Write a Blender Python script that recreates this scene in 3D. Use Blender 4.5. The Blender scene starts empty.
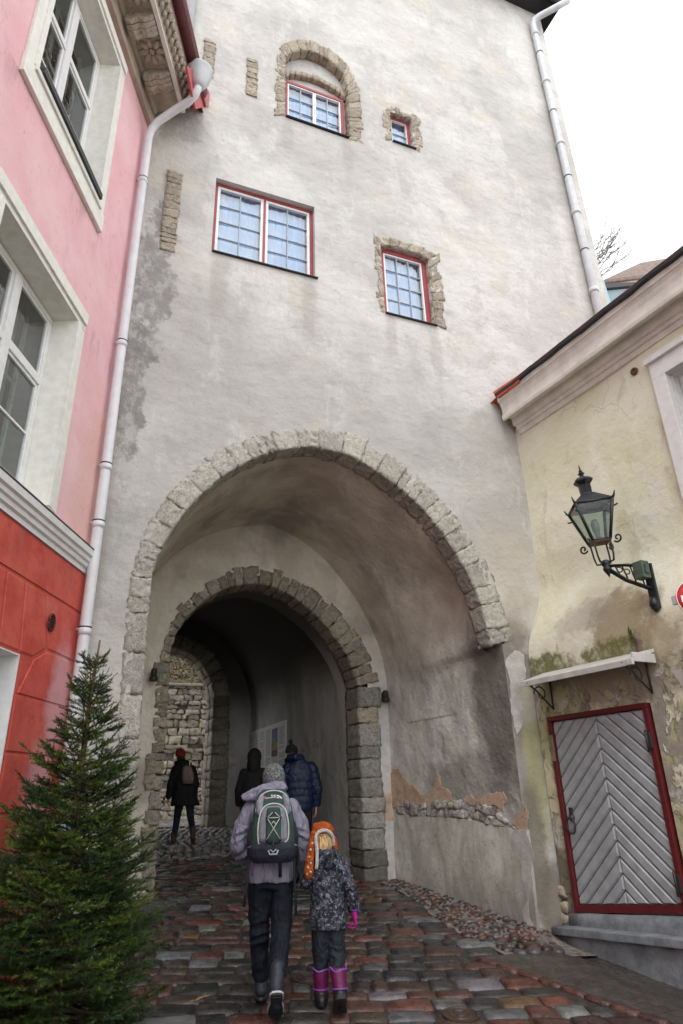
import bpy, bmesh, math, random
from mathutils import Vector as V, Matrix, noise, geometry
from math import sin, cos, radians, pi, sqrt, hypot, atan2
random.seed(7)
R_ = random.random
def U(a, b): return random.uniform(a, b)
scene = bpy.context.scene
COL = scene.collection

# ------------------------------------------------------------------ camera
F = 654.0; PITCH = radians(23.31); ROLL = radians(-1.694); HEAD = radians(22.23)
CAM = V((0, 0, 1.6))
_w0 = V((sin(HEAD), cos(HEAD), 0)); _r0 = V((cos(HEAD), -sin(HEAD), 0)); _z = V((0, 0, 1))
CW = _w0*cos(PITCH) + _z*sin(PITCH); _u0 = -_w0*sin(PITCH) + _z*cos(PITCH)
CR = cos(ROLL)*_r0 + sin(ROLL)*_u0; CU = -sin(ROLL)*_r0 + cos(ROLL)*_u0
cam = bpy.data.cameras.new('camera'); camo = bpy.data.objects.new('camera', cam); COL.objects.link(camo)
m = Matrix((CR, CU, -CW)).transposed().to_4x4(); m.translation = CAM; camo.matrix_world = m
cam.sensor_fit = 'VERTICAL'; cam.sensor_height = 36; cam.sensor_width = 24
cam.lens = 36*F/1024; cam.clip_end = 500; cam.clip_start = .05
scene.camera = camo
def ray(x, y): return (CW*F + CR*(x-341.5) - CU*(y-512)).normalized()
def hit(x, y, P, n):                       # where a sight line meets a wall plane (used to measure the walls)
    d = ray(x, y); n = V(n); return CAM + d*((V(P)-CAM).dot(n)/d.dot(n))

# ------------------------------------------------------------------ mesh helper
class MB:
    def __init__(s): s.v = []; s.f = []; s.mi = []; s.sm = []; s.col = []
    def add(s, vs, fs, mi=0, smooth=False, col=None):
        o = len(s.v); s.v += [V(p) for p in vs]
        for f in fs:
            s.f.append([i+o for i in f]); s.mi.append(mi); s.sm.append(smooth); s.col.append(col)
    def box(s, c, d, rot=None, mi=0, bev=0.0, col=None):
        """centre c, full size d, optional 3x3 rotation; bevelled along all edges when bev>0"""
        c = V(c); hx, hy, hz = d[0]/2, d[1]/2, d[2]/2
        M = rot if rot else Matrix.Identity(3)
        if bev <= 0:
            vs = [c + M @ V((sx*hx, sy*hy, sz*hz)) for sz in (-1, 1) for sy in (-1, 1) for sx in (-1, 1)]
            s.add(vs, [(0,2,3,1),(4,5,7,6),(0,1,5,4),(2,6,7,3),(0,4,6,2),(1,3,7,5)], mi, False, col); return
        bm = bmesh.new(); bmesh.ops.create_cube(bm, size=1)
        for v in bm.verts: v.co = V((v.co.x*d[0], v.co.y*d[1], v.co.z*d[2]))
        bmesh.ops.bevel(bm, geom=bm.edges[:], offset=min(bev, .45*min(d)), segments=2, affect='EDGES', profile=.6)
        bm.verts.index_update()
        s.add([c + M @ v.co for v in bm.verts], [[v.index for v in f.verts] for f in bm.faces], mi, False, col); bm.free()
    def hexa(s, c, mi=0, smooth=False, col=None):
        """eight corners: [000,100,010,110,001,101,011,111]"""
        s.add(c, [(0,2,3,1),(4,5,7,6),(0,1,5,4),(2,6,7,3),(0,4,6,2),(1,3,7,5)], mi, smooth, col)
    def prism(s, pts, off, mi=0, smooth=False, col=None):
        """flat outline pts extruded by vector off"""
        n = len(pts); off = V(off); a = [V(p) for p in pts]
        s.add(a + [p+off for p in a], [list(range(n))[::-1], list(range(n, 2*n))] + [(i, (i+1) % n, n+(i+1) % n, n+i) for i in range(n)], mi, smooth, col)
    def tube(s, path, rad, n=10, mi=0, smooth=True, caps=True, flat=None, col=None):
        """swept round (or, with flat=(a,b), elliptical) tube along path"""
        path = [V(p) for p in path]; k = len(path)
        if not hasattr(rad, '__len__'): rad = [rad]*k
        vs = []; fs = []; up = None
        for i, p in enumerate(path):
            t = (path[min(i+1, k-1)] - path[max(i-1, 0)]).normalized()
            if up is None:
                up = V((0, 0, 1)) if abs(t.z) < .9 else V((0, 1, 0))
            a = t.cross(up).normalized(); b = a.cross(t).normalized(); up = b
            fa, fb = flat if flat else (1, 1)
            for j in range(n):
                an = 2*pi*j/n; vs.append(p + a*cos(an)*rad[i]*fa + b*sin(an)*rad[i]*fb)
        for i in range(k-1):
            for j in range(n):
                fs.append((i*n+j, i*n+(j+1) % n, (i+1)*n+(j+1) % n, (i+1)*n+j))
        if caps: fs += [list(range(n))[::-1], [(k-1)*n+j for j in range(n)]]
        s.add(vs, fs, mi, smooth, col)
    def lathe(s, base, prof, n=16, axis=None, mi=0, smooth=True, sx=1, sy=1, ph=0):
        """prof = [(r,h)...] turned about axis through base"""
        base = V(base); ax = V(axis).normalized() if axis else V((0, 0, 1))
        q = V((0, 0, 1)).rotation_difference(ax).to_matrix()
        vs = []; fs = []; k = len(prof)
        for r, h in prof:
            for j in range(n):
                an = 2*pi*j/n+ph; vs.append(base + q @ V((r*cos(an)*sx, r*sin(an)*sy, h)))
        for i in range(k-1):
            for j in range(n): fs.append((i*n+j, i*n+(j+1) % n, (i+1)*n+(j+1) % n, (i+1)*n+j))
        fs += [list(range(n))[::-1], [(k-1)*n+j for j in range(n)]]
        s.add(vs, fs, mi, smooth)
    def ball(s, c, r, nu=14, nv=9, rot=None, mi=0):
        c = V(c); r = r if hasattr(r, '__len__') else (r, r, r); M = rot if rot else Matrix.Identity(3)
        vs = [c + M @ V((0, 0, -r[2]))]; fs = []
        for i in range(1, nv):
            a = -pi/2 + pi*i/nv
            for j in range(nu):
                b = 2*pi*j/nu; vs.append(c + M @ V((r[0]*cos(a)*cos(b), r[1]*cos(a)*sin(b), r[2]*sin(a))))
        vs.append(c + M @ V((0, 0, r[2]))); e = len(vs)-1
        for j in range(nu):
            fs.append((0, 1+(j+1) % nu, 1+j)); fs.append((e, 1+(nv-2)*nu+j, 1+(nv-2)*nu+(j+1) % nu))
            for i in range(nv-2):
                a = 1+i*nu; fs.append((a+j, a+(j+1) % nu, a+nu+(j+1) % nu, a+nu+j))
        s.add(vs, fs, mi, True)
    def loft(s, rings, mi=0, smooth=True, close=True, caps=False):
        n = len(rings[0]); vs = [p for r in rings for p in r]; fs = []
        for i in range(len(rings)-1):
            for j in range(n if close else n-1):
                fs.append((i*n+j, i*n+(j+1) % n, (i+1)*n+(j+1) % n, (i+1)*n+j))
        if caps: fs += [list(range(n))[::-1], [(len(rings)-1)*n+j for j in range(n)]]
        s.add(vs, fs, mi, smooth)
    def stone(s, c, res=4, round_=.16, rough=.012, mi=0, col=None, freq=9):
        """rough hewn block inside the hexahedron of corners c"""
        c = [V(p) for p in c]; key = {}; vs = []; fs = []; ofs = V((U(0, 50), U(0, 50), U(0, 50)))
        def pt(a, b, d):
            k = (round(a*res), round(b*res), round(d*res))
            if k in key: return key[k]
            p = [2*a-1, 2*b-1, 2*d-1]
            q = sum(abs(x)**8 for x in p)**(1/8.)
            q2 = sqrt(sum(x*x for x in p))
            f = 1 - round_*(q2/q-1)
            a2, b2, d2 = [(x*f+1)/2 for x in p]
            e = ((c[0]*(1-a2)+c[1]*a2)*(1-b2) + (c[2]*(1-a2)+c[3]*a2)*b2)*(1-d2) + ((c[4]*(1-a2)+c[5]*a2)*(1-b2) + (c[6]*(1-a2)+c[7]*a2)*b2)*d2
            e = e + noise.noise_vector(e*freq+ofs)*rough
            key[k] = len(vs); vs.append(e); return key[k]
        r = [i/res for i in range(res+1)]
        for ax in range(3):
            for side in (0, 1):
                for i in range(res):
                    for j in range(res):
                        def P(u, v):
                            t = [0, 0, 0]; t[ax] = side; t[(ax+1) % 3] = u; t[(ax+2) % 3] = v; return pt(*t)
                        q = (P(r[i], r[j]), P(r[i+1], r[j]), P(r[i+1], r[j+1]), P(r[i], r[j+1]))
                        fs.append(q if side else q[::-1])
        s.add(vs, fs, mi, True, col)

def obj(name, mb, mats, parent=None, label=None, fix=False):
    me = bpy.data.meshes.new(name)
    base = V((0, 0, 0)); p = parent
    while p is not None: base += p.location; p = p.parent
    me.from_pydata([tuple(v-base) for v in mb.v], [], mb.f)
    if not isinstance(mats, (list, tuple)): mats = [mats]
    for x in mats: me.materials.append(x)
    me.polygons.foreach_set('material_index', mb.mi); me.polygons.foreach_set('use_smooth', mb.sm)
    if any(c is not None for c in mb.col):
        at = me.color_attributes.new('tint', 'FLOAT_COLOR', 'CORNER'); k = 0; buf = []
        for f, c in zip(mb.f, mb.col):
            c = c or (1, 1, 1); buf += [c[0], c[1], c[2], 1.0]*len(f)
        at.data.foreach_set('color', buf)
    if fix:
        bm = bmesh.new(); bm.from_mesh(me); bmesh.ops.recalc_face_normals(bm, faces=bm.faces); bm.to_mesh(me); bm.free()
    me.update()
    o = bpy.data.objects.new(name, me); COL.objects.link(o)
    if parent: o.parent = parent
    if label: o['label'] = label
    return o
def tag(o, label, cat, group=None):
    o['label'] = label; o['category'] = cat
    if group: o['group'] = group
    return o
def thing(name, label, cat, loc=(0, 0, 0), group=None):
    o = bpy.data.objects.new(name, None); COL.objects.link(o); o.location = loc; o.empty_display_size = .2
    return tag(o, label, cat, group)
def own(name, mb, mats, label, cat, loc=None, group=None, fix=False):   # a thing that is one mesh
    o = obj(name, mb, mats, fix=fix); tag(o, label, cat, group)
    if loc:
        o.data.transform(Matrix.Translation(-V(loc))); o.location = loc
    return o
def stru(name, mb, mats, kind='structure', parent=None):
    o = obj(name, mb, mats, parent)
    if not parent: o['kind'] = kind
    return o
def resample(pts, n):
    pts = [V(p) for p in pts]; L = [0]
    for a, b in zip(pts, pts[1:]): L.append(L[-1]+(b-a).length)
    out = []; j = 0
    for i in range(n):
        t = L[-1]*i/(n-1)
        while j < len(L)-2 and L[j+1] < t: j += 1
        f = (t-L[j])/max(1e-9, L[j+1]-L[j]); out.append(pts[j].lerp(pts[j+1], f))
    return out
def smooth(pts, n=60, it=2):
    p = [V(q) for q in pts]
    for _ in range(it):
        q = [p[0]]
        for a, b in zip(p, p[1:]): q += [a.lerp(b, .25), a.lerp(b, .75)]
        q.append(p[-1]); p = q
    return resample(p, n)
def cdt(outer, holes, to3):
    """flat wall with openings: outer / holes are lists of 2-D points"""
    pts = []; edges = []
    for loop in [outer]+holes:
        o = len(pts); pts += [V((p[0], p[1])) for p in loop]; n = len(loop); edges += [(o+i, o+(i+1) % n) for i in range(n)]
    vo, eo, fo, *_ = geometry.delaunay_2d_cdt(pts, edges, [], 0, 1e-6)
    def inside(p, lp):
        c = False
        for i in range(len(lp)):
            a, b = lp[i], lp[i-1]
            if (a[1] > p[1]) != (b[1] > p[1]) and p[0] < (b[0]-a[0])*(p[1]-a[1])/(b[1]-a[1])+a[0]: c = not c
        return c
    fs = []
    for f in fo:
        c = sum((vo[i] for i in f), V((0, 0)))/len(f)
        if inside(c, outer) and not any(inside(c, h) for h in holes): fs.append(list(f))
    return [to3(v.x, v.y) for v in vo], fs

# ------------------------------------------------------------------ materials
class M:
    def __init__(s, name):
        s.mat = bpy.data.materials.new(name); s.mat.use_nodes = True; s.t = s.mat.node_tree; s.t.nodes.clear()
        s.o = s.n('ShaderNodeOutputMaterial'); s.g = s.n('ShaderNodeNewGeometry')
    def n(s, t, **k):
        x = s.t.nodes.new(t)
        for a, b in k.items(): setattr(x, a, b)
        return x
    def put(s, sock, v):
        if isinstance(v, bpy.types.NodeSocket): s.t.links.new(v, sock)
        elif v is not None:
            if hasattr(v, '__len__') and sock.type == 'RGBA' and len(v) == 3: v = (*v, 1)
            sock.default_value = v
    @property
    def pos(s): return s.g.outputs['Position']
    @property
    def objc(s):
        if not hasattr(s, '_tc'): s._tc = s.n('ShaderNodeTexCoord')
        return s._tc.outputs['Object']
    def noise(s, scale, detail=5, rough=.6, vec=None, dist=0):
        x = s.n('ShaderNodeTexNoise'); s.put(x.inputs['Vector'], vec or s.pos); x.inputs['Scale'].default_value = scale
        x.inputs['Detail'].default_value = detail; x.inputs['Roughness'].default_value = rough; x.inputs['Distortion'].default_value = dist
        return x.outputs['Fac']
    def voro(s, scale, vec=None, feature='F1', out='Distance', rnd=1):
        x = s.n('ShaderNodeTexVoronoi', feature=feature); s.put(x.inputs['Vector'], vec or s.pos); x.inputs['Scale'].default_value = scale
        x.inputs['Randomness'].default_value = rnd
        return x.outputs[out]
    def scale(s, v, vec=None):
        x = s.n('ShaderNodeVectorMath', operation='MULTIPLY'); s.put(x.inputs[0], vec or s.pos); x.inputs[1].default_value = v; return x.outputs[0]
    def math(s, op, a, b=None, c=None):
        x = s.n('ShaderNodeMath', operation=op); s.put(x.inputs[0], a)
        if b is not None: s.put(x.inputs[1], b)
        if c is not None: s.put(x.inputs[2], c)
        return x.outputs[0]
    def rng(s, v, a, b, c=0., d=1., sm=True):
        x = s.n('ShaderNodeMapRange', interpolation_type='SMOOTHSTEP' if sm else 'LINEAR'); s.put(x.inputs[0], v)
        for i, q in enumerate((a, b, c, d)): s.put(x.inputs[1+i], q)
        return x.outputs[0]
    def mix(s, f, a, b, mode='MIX'):
        x = s.n('ShaderNodeMix', data_type='RGBA', blend_type=mode); s.put(x.inputs[0], f); s.put(x.inputs[6], a); s.put(x.inputs[7], b); return x.outputs[2]
    def sep(s):
        if not hasattr(s, '_sep'):
            s._sep = s.n('ShaderNodeSeparateXYZ'); s.put(s._sep.inputs[0], s.pos)
        return s._sep.outputs
    def blob(s, c, size, amt=.5, nscale=3., soft=.35):
        """mask with an uneven edge around world point c"""
        a = s.n('ShaderNodeVectorMath', operation='SUBTRACT'); s.put(a.inputs[0], s.pos); a.inputs[1].default_value = c
        b = s.n('ShaderNodeVectorMath', operation='DIVIDE'); s.put(b.inputs[0], a.outputs[0]); b.inputs[1].default_value = size
        l = s.n('ShaderNodeVectorMath', operation='LENGTH'); s.put(l.inputs[0], b.outputs[0])
        nz = s.noise(nscale, 6, .65)
        d = s.math('ADD', l.outputs['Value'], s.math('MULTIPLY', s.math('SUBTRACT', nz, .5), amt*4))
        return s.rng(d, 1.0+soft, 1.0-soft, 0., 1.)
    def attr(s, name='tint'):
        x = s.n('ShaderNodeAttribute', attribute_name=name); return x.outputs['Color']
    def bump(s, h, strength=.5, dist=.01, nrm=None):
        x = s.n('ShaderNodeBump'); s.put(x.inputs['Height'], h); x.inputs['Strength'].default_value = strength; x.inputs['Distance'].default_value = dist
        if nrm: s.put(x.inputs['Normal'], nrm)
        return x.outputs[0]
    def out(s, col, rough=.8, nrm=None, metal=0., spec=.5, **kw):
        p = s.n('ShaderNodeBsdfPrincipled'); s.put(p.inputs['Base Color'], col); s.put(p.inputs['Roughness'], rough); s.put(p.inputs['Metallic'], metal)
        s.put(p.inputs['Specular IOR Level'], spec)
        if nrm: s.put(p.inputs['Normal'], nrm)
        for k, v in kw.items(): s.put(p.inputs[k.replace('_', ' ')], v)
        s.t.links.new(p.outputs[0], s.o.inputs['Surface']); s.p = p
        return s.mat

def simple(name, col, rough=.6, var=.12, nscale=12, metal=0., bump=.15, bscale=60, spec=.5):
    """paint / metal / cloth with a slight uneven tone and grain"""
    m = M(name); f = m.noise(nscale, 5, .6)
    lo = tuple(c*(1-var) for c in col); hi = tuple(min(1, c*(1+var)) for c in col)
    c = m.mix(m.rng(f, .3, .7), lo, hi)
    return m.out(c, m.rng(m.noise(nscale*2.3), .3, .7, max(0, rough-.1), min(1, rough+.1)), m.bump(m.noise(bscale, 4), bump, .004), metal, spec)

def facade_mat():
    m = M('limewash_facade')
    z = m.sep()[2]
    big = m.noise(.5, 5, .6); mid = m.noise(1.5, 9, .68, m.scale((1, 1, .8))); fine = m.noise(11, 8, .72)
    c = m.mix(m.rng(big, .36, .64), (.462, .452, .425), (.605, .597, .568))
    c = m.mix(m.math('MULTIPLY', m.rng(mid, .50, .66), .55), c, (.40, .385, .36))
    c = m.mix(m.math('MULTIPLY', m.rng(m.noise(.8, 8, .66), .52, .64), .5), c, (.57, .53, .44))
    c = m.mix(m.math('MULTIPLY', m.rng(m.noise(1.1, 9, .7, m.scale((1, 1, .5))), .54, .62), .4), c, (.68, .67, .635))
    c = m.mix(m.math('MULTIPLY', m.rng(fine, .52, .68), .32), c, (.33, .315, .295))
    # rain stains under the sills, darker strip along the right downpipe
    for cc, sz, a_ in (((1.2, 7.28, 8.3), (.12, 1, .6), .4), ((2.55, 7.28, 8.25), (.12, 1, .65), .45), ((3.9, 7.28, 8.05), (.09, 1, .5), .4), ((4.68, 7.28, 7.95), (.10, 1, .6), .4), ((2.2, 7.28, 11.8), (.1, 1, .5), .35), ((3.3, 7.28, 11.8), (.1, 1, .5), .4), ((8.2, 7.28, 13), (.22, 1, 6), .35)):
        c = m.mix(m.math('MULTIPLY', m.blob(cc, sz, .35, 4, .5), a_), c, (.33, .305, .275))
    # bare, dark patches beside the drain pipe on the left
    for cc, sz, a in (((.32, 7.28, 8.1), (.26, 1, 1.2), .75), ((.12, 7.28, 6.4), (.24, 1, 1.0), .8), ((.42, 7.28, 9.4), (.12, 1, .6), .4), ((.1, 7.28, 4.6), (.25, 1, 1.0), .3), ((.4, 7.28, 11.2), (.35, 1, .35), .35)):
        c = m.mix(m.math('MULTIPLY', m.math('MULTIPLY', m.blob(cc, sz, .8, 4.5, .22), m.rng(m.noise(5, 8, .72, m.scale((1, 1, .6))), .40, .54, .25, 1)), a), c, m.mix(m.noise(9, 6, .7), (.15, .14, .135), (.34, .325, .31)))
    for cc, sz, a, k in (((5.35, 7.28, 2.9), (.42, 1, .85), .85, (.20, .175, .15)), ((5.35, 7.28, 1.8), (.25, 1, .6), .6, (.22, .19, .16)),
                      ((2.9, 7.28, 6.6), (2.2, 1, .8), .22, (.36, .35, .33)), ((.2, 7.28, 2.5), (.4, 1, 1.6), .25, (.40, .37, .33)), ((5.5, 7.28, 4.4), (.5, 1, .7), .3, (.60, .52, .38)),
                      ((5.50, 7.28, 1.9), (.16, 1, .9), .75, (.42, .40, .22)), ((5.50, 7.28, 2.6), (.14, 1, .25), .6, (.60, .57, .50)), ((5.36, 7.28, .9), (.16, 1, .8), .8, (.20, .175, .14)), ((5.50, 7.28, .35), (.25, 1, .45), .8, (.19, .165, .13))):
        c = m.mix(m.math('MULTIPLY', m.blob(cc, sz, .4, 2.5, .35), a), c, k)
    chip = m.math('MULTIPLY', m.rng(m.noise(6, 8, .75), .66, .70), m.rng(m.noise(1.3), .5, .62))
    c = m.mix(m.math('MULTIPLY', chip, .6), c, (.30, .27, .24))
    # hairline cracks
    ck = m.voro(.8, m.scale((1, 1, 1), None), 'DISTANCE_TO_EDGE')
    h = m.math('ADD', m.noise(1.3, 5, .5, m.scale((.9, 1, 1.25))), m.math('MULTIPLY', m.noise(6, 8, .7), .22))
    nr = m.bump(h, .95, .095); nr = m.bump(m.noise(70, 4, .6), .25, .004, nr)
    return m.out(c, .92, nr, spec=.2)
def passage_mat():
    m = M('passage_plaster')
    x, y, z = m.sep()[0], m.sep()[1], m.sep()[2]
    mid = m.noise(1.4, 7, .62, m.scale((1, 1, .7)), .5)
    c = m.mix(m.rng(mid, .35, .68), (.55, .495, .41), (.76, .71, .62))
    c = m.mix(m.math('MULTIPLY', m.rng(m.noise(.9, 5, .6), .5, .68), .75), c, (.33, .295, .26))
    # grey damp wall on the right, rain streaks running down it
    rt = m.rng(x, 4.0, 4.75)
    gr = m.mix(m.rng(m.noise(1.2, 7, .65, m.scale((1, 1.6, .8))), .35, .68), (.47, .455, .405), (.74, .725, .67))
    gr = m.mix(m.math('MULTIPLY', m.rng(m.noise(1.6, 6, .65, m.scale((1, 2.2, .45)), .5), .50, .64), m.math('MULTIPLY', m.rng(z, 3.4, 2.6), .65)), gr, (.56, .58, .63))
    gr = m.mix(m.math('MULTIPLY', m.blob((5.2, 7.5, 2.7), (1, .42, 1.2), .4, 2.5, .35), .85), gr, (.13, .12, .10))
    gr = m.mix(m.math('MULTIPLY', m.blob((5.1, 8.0, 1.75), (1, 1.1, .35), .4, 2.5, .35), .6), gr, (.20, .185, .17))
    c = m.mix(m.math('MULTIPLY', rt, m.rng(z, 4.2, 3.2)), c, gr)
    c = m.mix(m.math('MULTIPLY', m.rng(m.noise(18, 5, .7), .52, .72), .25), c, (.25, .22, .19))
    h = m.math('ADD', m.noise(2.6, 6, .55), m.math('MULTIPLY', m.noise(16, 5), .12))
    return m.out(c, .9, m.bump(m.noise(60), .2, .004, m.bump(h, .8, .08)), spec=.25)
def tunnel_mat():
    m = M('sooty_plaster')
    z = m.sep()[2]
    c = m.mix(m.rng(m.noise(1.3, 7, .65, m.scale((1, 1.3, .5))), .35, .68), (.44, .43, .405), (.66, .645, .61))
    pt = m.math('MULTIPLY', m.rng(m.noise(2.6, 8, .7, None, .8), .56, .60), m.rng(z, 3.1, 2.2))
    c = m.mix(m.math('MULTIPLY', pt, .8), c, m.mix(m.noise(9), (.34, .22, .15), (.42, .38, .34)))
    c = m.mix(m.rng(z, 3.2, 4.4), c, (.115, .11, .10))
    return m.out(c, .85, m.bump(m.noise(4, 7, .6), .7, .05), spec=.3)
def plinth_mat():
    m = M('cement_plinth')
    c = m.mix(m.rng(m.noise(2.2, 8, .68, m.scale((1, 1.3, .55)), .3), .35, .68), (.40, .385, .335), (.68, .665, .60))
    c = m.mix(m.math('MULTIPLY', m.rng(m.noise(10, 6, .7), .52, .7), .5), c, (.21, .195, .18))
    z = m.sep()[2]
    c = m.mix(m.math('MULTIPLY', m.rng(m.math('ADD', z, m.math('MULTIPLY', m.noise(3), .5)), .95, .45), .6), c, (.19, .18, .165))
    return m.out(c, .85, m.bump(m.noise(9, 8, .7), .7, .02), spec=.3)
def stone_mat(name, a, b, d, scale=7, bump=.9, tint=True):
    m = M(name)
    t = m.attr() if tint else (1, 1, 1)
    n1 = m.noise(scale, 8, .7); n2 = m.noise(scale*4, 6, .7)
    c = m.mix(m.rng(n1, .33, .67), a, b)
    c = m.mix(m.math('MULTIPLY', m.rng(m.noise(scale*2.2, 7, .75, None, .5), .5, .66), .85), c, d)
    c = m.mix(1, c, t, 'MULTIPLY')
    h = m.math('ADD', n1, m.math('MULTIPLY', n2, .5))
    return m.out(c, .92, m.bump(h, bump, .03), spec=.2)
def right_wall_mat():
    m = M('yellow_weathered_render')
    z = m.sep()[2]
    c = m.mix(m.rng(m.noise(.9, 6, .6, m.scale((1, 1, .8)), .4), .35, .68), (.72, .705, .52), (.83, .82, .68))
    c = m.mix(m.math('MULTIPLY', m.rng(m.noise(2.6, 7, .68, m.scale((1, 1, .7)), .5), .52, .72), .75), c, (.76, .74, .66))
    c = m.mix(m.math('MULTIPLY', m.rng(m.noise(1.7, 7, .65, m.scale((1, 1.3, .5)), .8), .54, .72), .6), c, (.48, .42, .27))
    # brown patches round the lamp bracket and under the canopy
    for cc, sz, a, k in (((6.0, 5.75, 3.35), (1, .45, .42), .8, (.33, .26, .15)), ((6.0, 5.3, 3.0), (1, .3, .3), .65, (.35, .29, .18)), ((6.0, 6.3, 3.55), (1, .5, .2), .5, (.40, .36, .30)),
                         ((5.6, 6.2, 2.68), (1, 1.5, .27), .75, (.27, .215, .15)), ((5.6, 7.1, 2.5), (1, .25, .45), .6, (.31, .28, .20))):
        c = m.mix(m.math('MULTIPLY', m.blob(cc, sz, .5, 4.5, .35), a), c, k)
    # lower zone: layers of render gone, grey coat and brown mortar under it
    low = m.rng(m.math('ADD', z, m.math('MULTIPLY', m.math('SUBTRACT', m.noise(1.6, 5), .5), 2.2)), 3.0, 2.5)
    bare = m.math('MULTIPLY', low, m.rng(m.noise(2.0, 8, .66, None, .4), .47, .50))
    c = m.mix(m.math('MULTIPLY', bare, .9), c, m.mix(m.noise(6, 6, .7), (.24, .215, .18), (.36, .335, .29)))
    yel = m.math('MULTIPLY', low, m.rng(m.noise(2.2, 7, .66, m.scale((1, 1, .8)), .6), .50, .53))
    c = m.mix(m.math('MULTIPLY', yel, .85), c, m.mix(m.noise(5, 6), (.40, .39, .20), (.56, .55, .36)))
    wh = m.math('MULTIPLY', low, m.rng(m.noise(3.1, 7, .66, None, .5), .57, .60))
    c = m.mix(m.math('MULTIPLY', wh, .8), c, (.58, .56, .52))
    bot = m.rng(m.math('ADD', z, m.math('MULTIPLY', m.math('SUBTRACT', m.noise(3.2, 6, .65), .5), 1.6)), 1.05, .80)
    c = m.mix(m.math('MULTIPLY', bot, .9), c, m.mix(m.noise(7, 6, .7), (.13, .11, .085), (.22, .19, .15)))
    ckv = m.n('ShaderNodeVectorMath', operation='ADD'); m.put(ckv.inputs[0], m.pos); cn_ = m.n('ShaderNodeTexNoise'); cn_.inputs['Scale'].default_value = 2.5; m.put(cn_.inputs['Vector'], m.pos); m.put(ckv.inputs[1], m.scale((.5, .5, .5), cn_.outputs['Color']))
    crk = m.math('MULTIPLY', m.rng(m.voro(.9, ckv.outputs[0], 'DISTANCE_TO_EDGE'), .006, .002), m.rng(m.noise(.8, 4), .50, .62))
    c = m.mix(m.math('MULTIPLY', crk, .30), c, (.19, .15, .10))
    # moss where the water runs off the canopy
    mo = m.math('MAXIMUM', m.blob((5.65, 6.95, 3.03), (1, .42, .20), .6, 5, .3), m.blob((5.7, 5.9, 3.05), (1, .45, .13), .6, 6, .3))
    mo = m.math('MAXIMUM', mo, m.blob((5.6, 7.05, 1.95), (1, .07, .6), .5, 5, .4))
    mo = m.math('MULTIPLY', mo, m.rng(m.noise(9, 8, .75), .28, .56, 0., .9))
    c = m.mix(mo, c, m.mix(m.noise(9), (.055, .058, .012), (.17, .18, .035)))
    spots = m.math('MULTIPLY', m.rng(m.noise(22, 4, .6), .68, .74), m.rng(m.noise(2), .45, .6))
    c = m.mix(m.math('MULTIPLY', spots, .6), c, (.22, .18, .13))
    h = m.math('SUBTRACT', m.noise(2.1, 7, .6), m.math('MULTIPLY', bare, .35))
    return m.out(c, .9, m.bump(m.noise(50), .25, .004, m.bump(h, .9, .05)), spec=.2)
def pink_mat():
    m = M('painted_render')
    z = m.sep()[2]
    n1 = m.noise(1.5, 6, .6)
    pk = m.mix(m.rng(n1, .33, .68), (.75, .425, .455), (.80, .52, .535))
    pk = m.mix(m.math('MULTIPLY', m.rng(m.noise(4, 6, .65, m.scale((1, 1, .5))), .52, .72), .4), pk, (.64, .36, .42))
    pk = m.mix(m.math('MULTIPLY', m.blob((-.1, 7.0, 4.6), (.3, .4, 1.2), .4, 3, .4), .5), pk, (.72, .44, .36))
    rd = m.mix(m.rng(m.noise(2.4, 7, .65), .33, .68), (.50, .062, .045), (.62, .11, .08))
    rd = m.mix(m.math('MULTIPLY', m.rng(m.noise(8, 6, .65), .5, .7), .5), rd, (.36, .036, .028))
    # bleached streak where water splashed
    wash = m.math('MAXIMUM', m.blob((-.13, 6.95, 2.45), (.12, .3, .55), .35, 5, .5), m.blob((-.20, 6.8, 1.55), (.14, .3, .55), .35, 5, .5))
    rd = m.mix(m.math('MULTIPLY', wash, .75), rd, (.62, .36, .40))
    rd = m.mix(m.math('MULTIPLY', m.rng(m.noise(1.3, 8, .7), .52, .66), .5), rd, (.66, .20, .16))
    dirt = m.math('MULTIPLY', m.rng(m.noise(12, 8, .75), .56, .66), .35)
    rd = m.mix(m.math('MULTIPLY', m.rng(m.math('ADD', z, m.noise(3)), 1.2, .5), .6), rd, (.20, .06, .05))
    c = m.mix(dirt, m.mix(m.rng(z, 3.90, 3.92), rd, pk), (.38, .17, .16))
    for zz in (3.80, 6.5, 7.72):
        c = m.mix(m.math('MULTIPLY', m.math('MULTIPLY', m.rng(z, zz-.5, zz-.02), m.rng(z, zz+.02, zz)), m.math('MULTIPLY', m.rng(m.noise(5, 6, .7, m.scale((1, 1, .25))), .5, .68), .45)), c, (.33, .20, .20))
    h = m.math('ADD', m.noise(3, 6, .6), m.math('MULTIPLY', m.noise(26, 4), .2))
    return m.out(c, m.rng(z, 3.9, 3.92, .55, .85), m.bump(h, .45, .03), spec=.35)
def glass_mat(name, tint, mixv=.35, rough=.02, ior=1.45, k=1.):
    m = M(name)
    w = m.bump(m.noise(3.2, 3), .35, .02)
    lw = m.n('ShaderNodeFresnel'); lw.inputs['IOR'].default_value = ior; m.put(lw.inputs['Normal'], w)
    g = m.n('ShaderNodeBsdfGlossy'); g.inputs['Roughness'].default_value = rough; m.put(g.inputs['Normal'], w); g.inputs['Color'].default_value = (.95, .98, 1, 1)
    t = m.n('ShaderNodeBsdfTransparent'); t.inputs['Color'].default_value = (*tint, 1)
    x = m.n('ShaderNodeMixShader'); m.put(x.inputs[0], m.math('MINIMUM', m.math('ADD', m.math('MULTIPLY', lw.outputs[0], k), mixv), 1.0))
    m.t.links.new(t.outputs[0], x.inputs[1]); m.t.links.new(g.outputs[0], x.inputs[2]); m.t.links.new(x.outputs[0], m.o.inputs['Surface'])
    return m.mat
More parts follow.
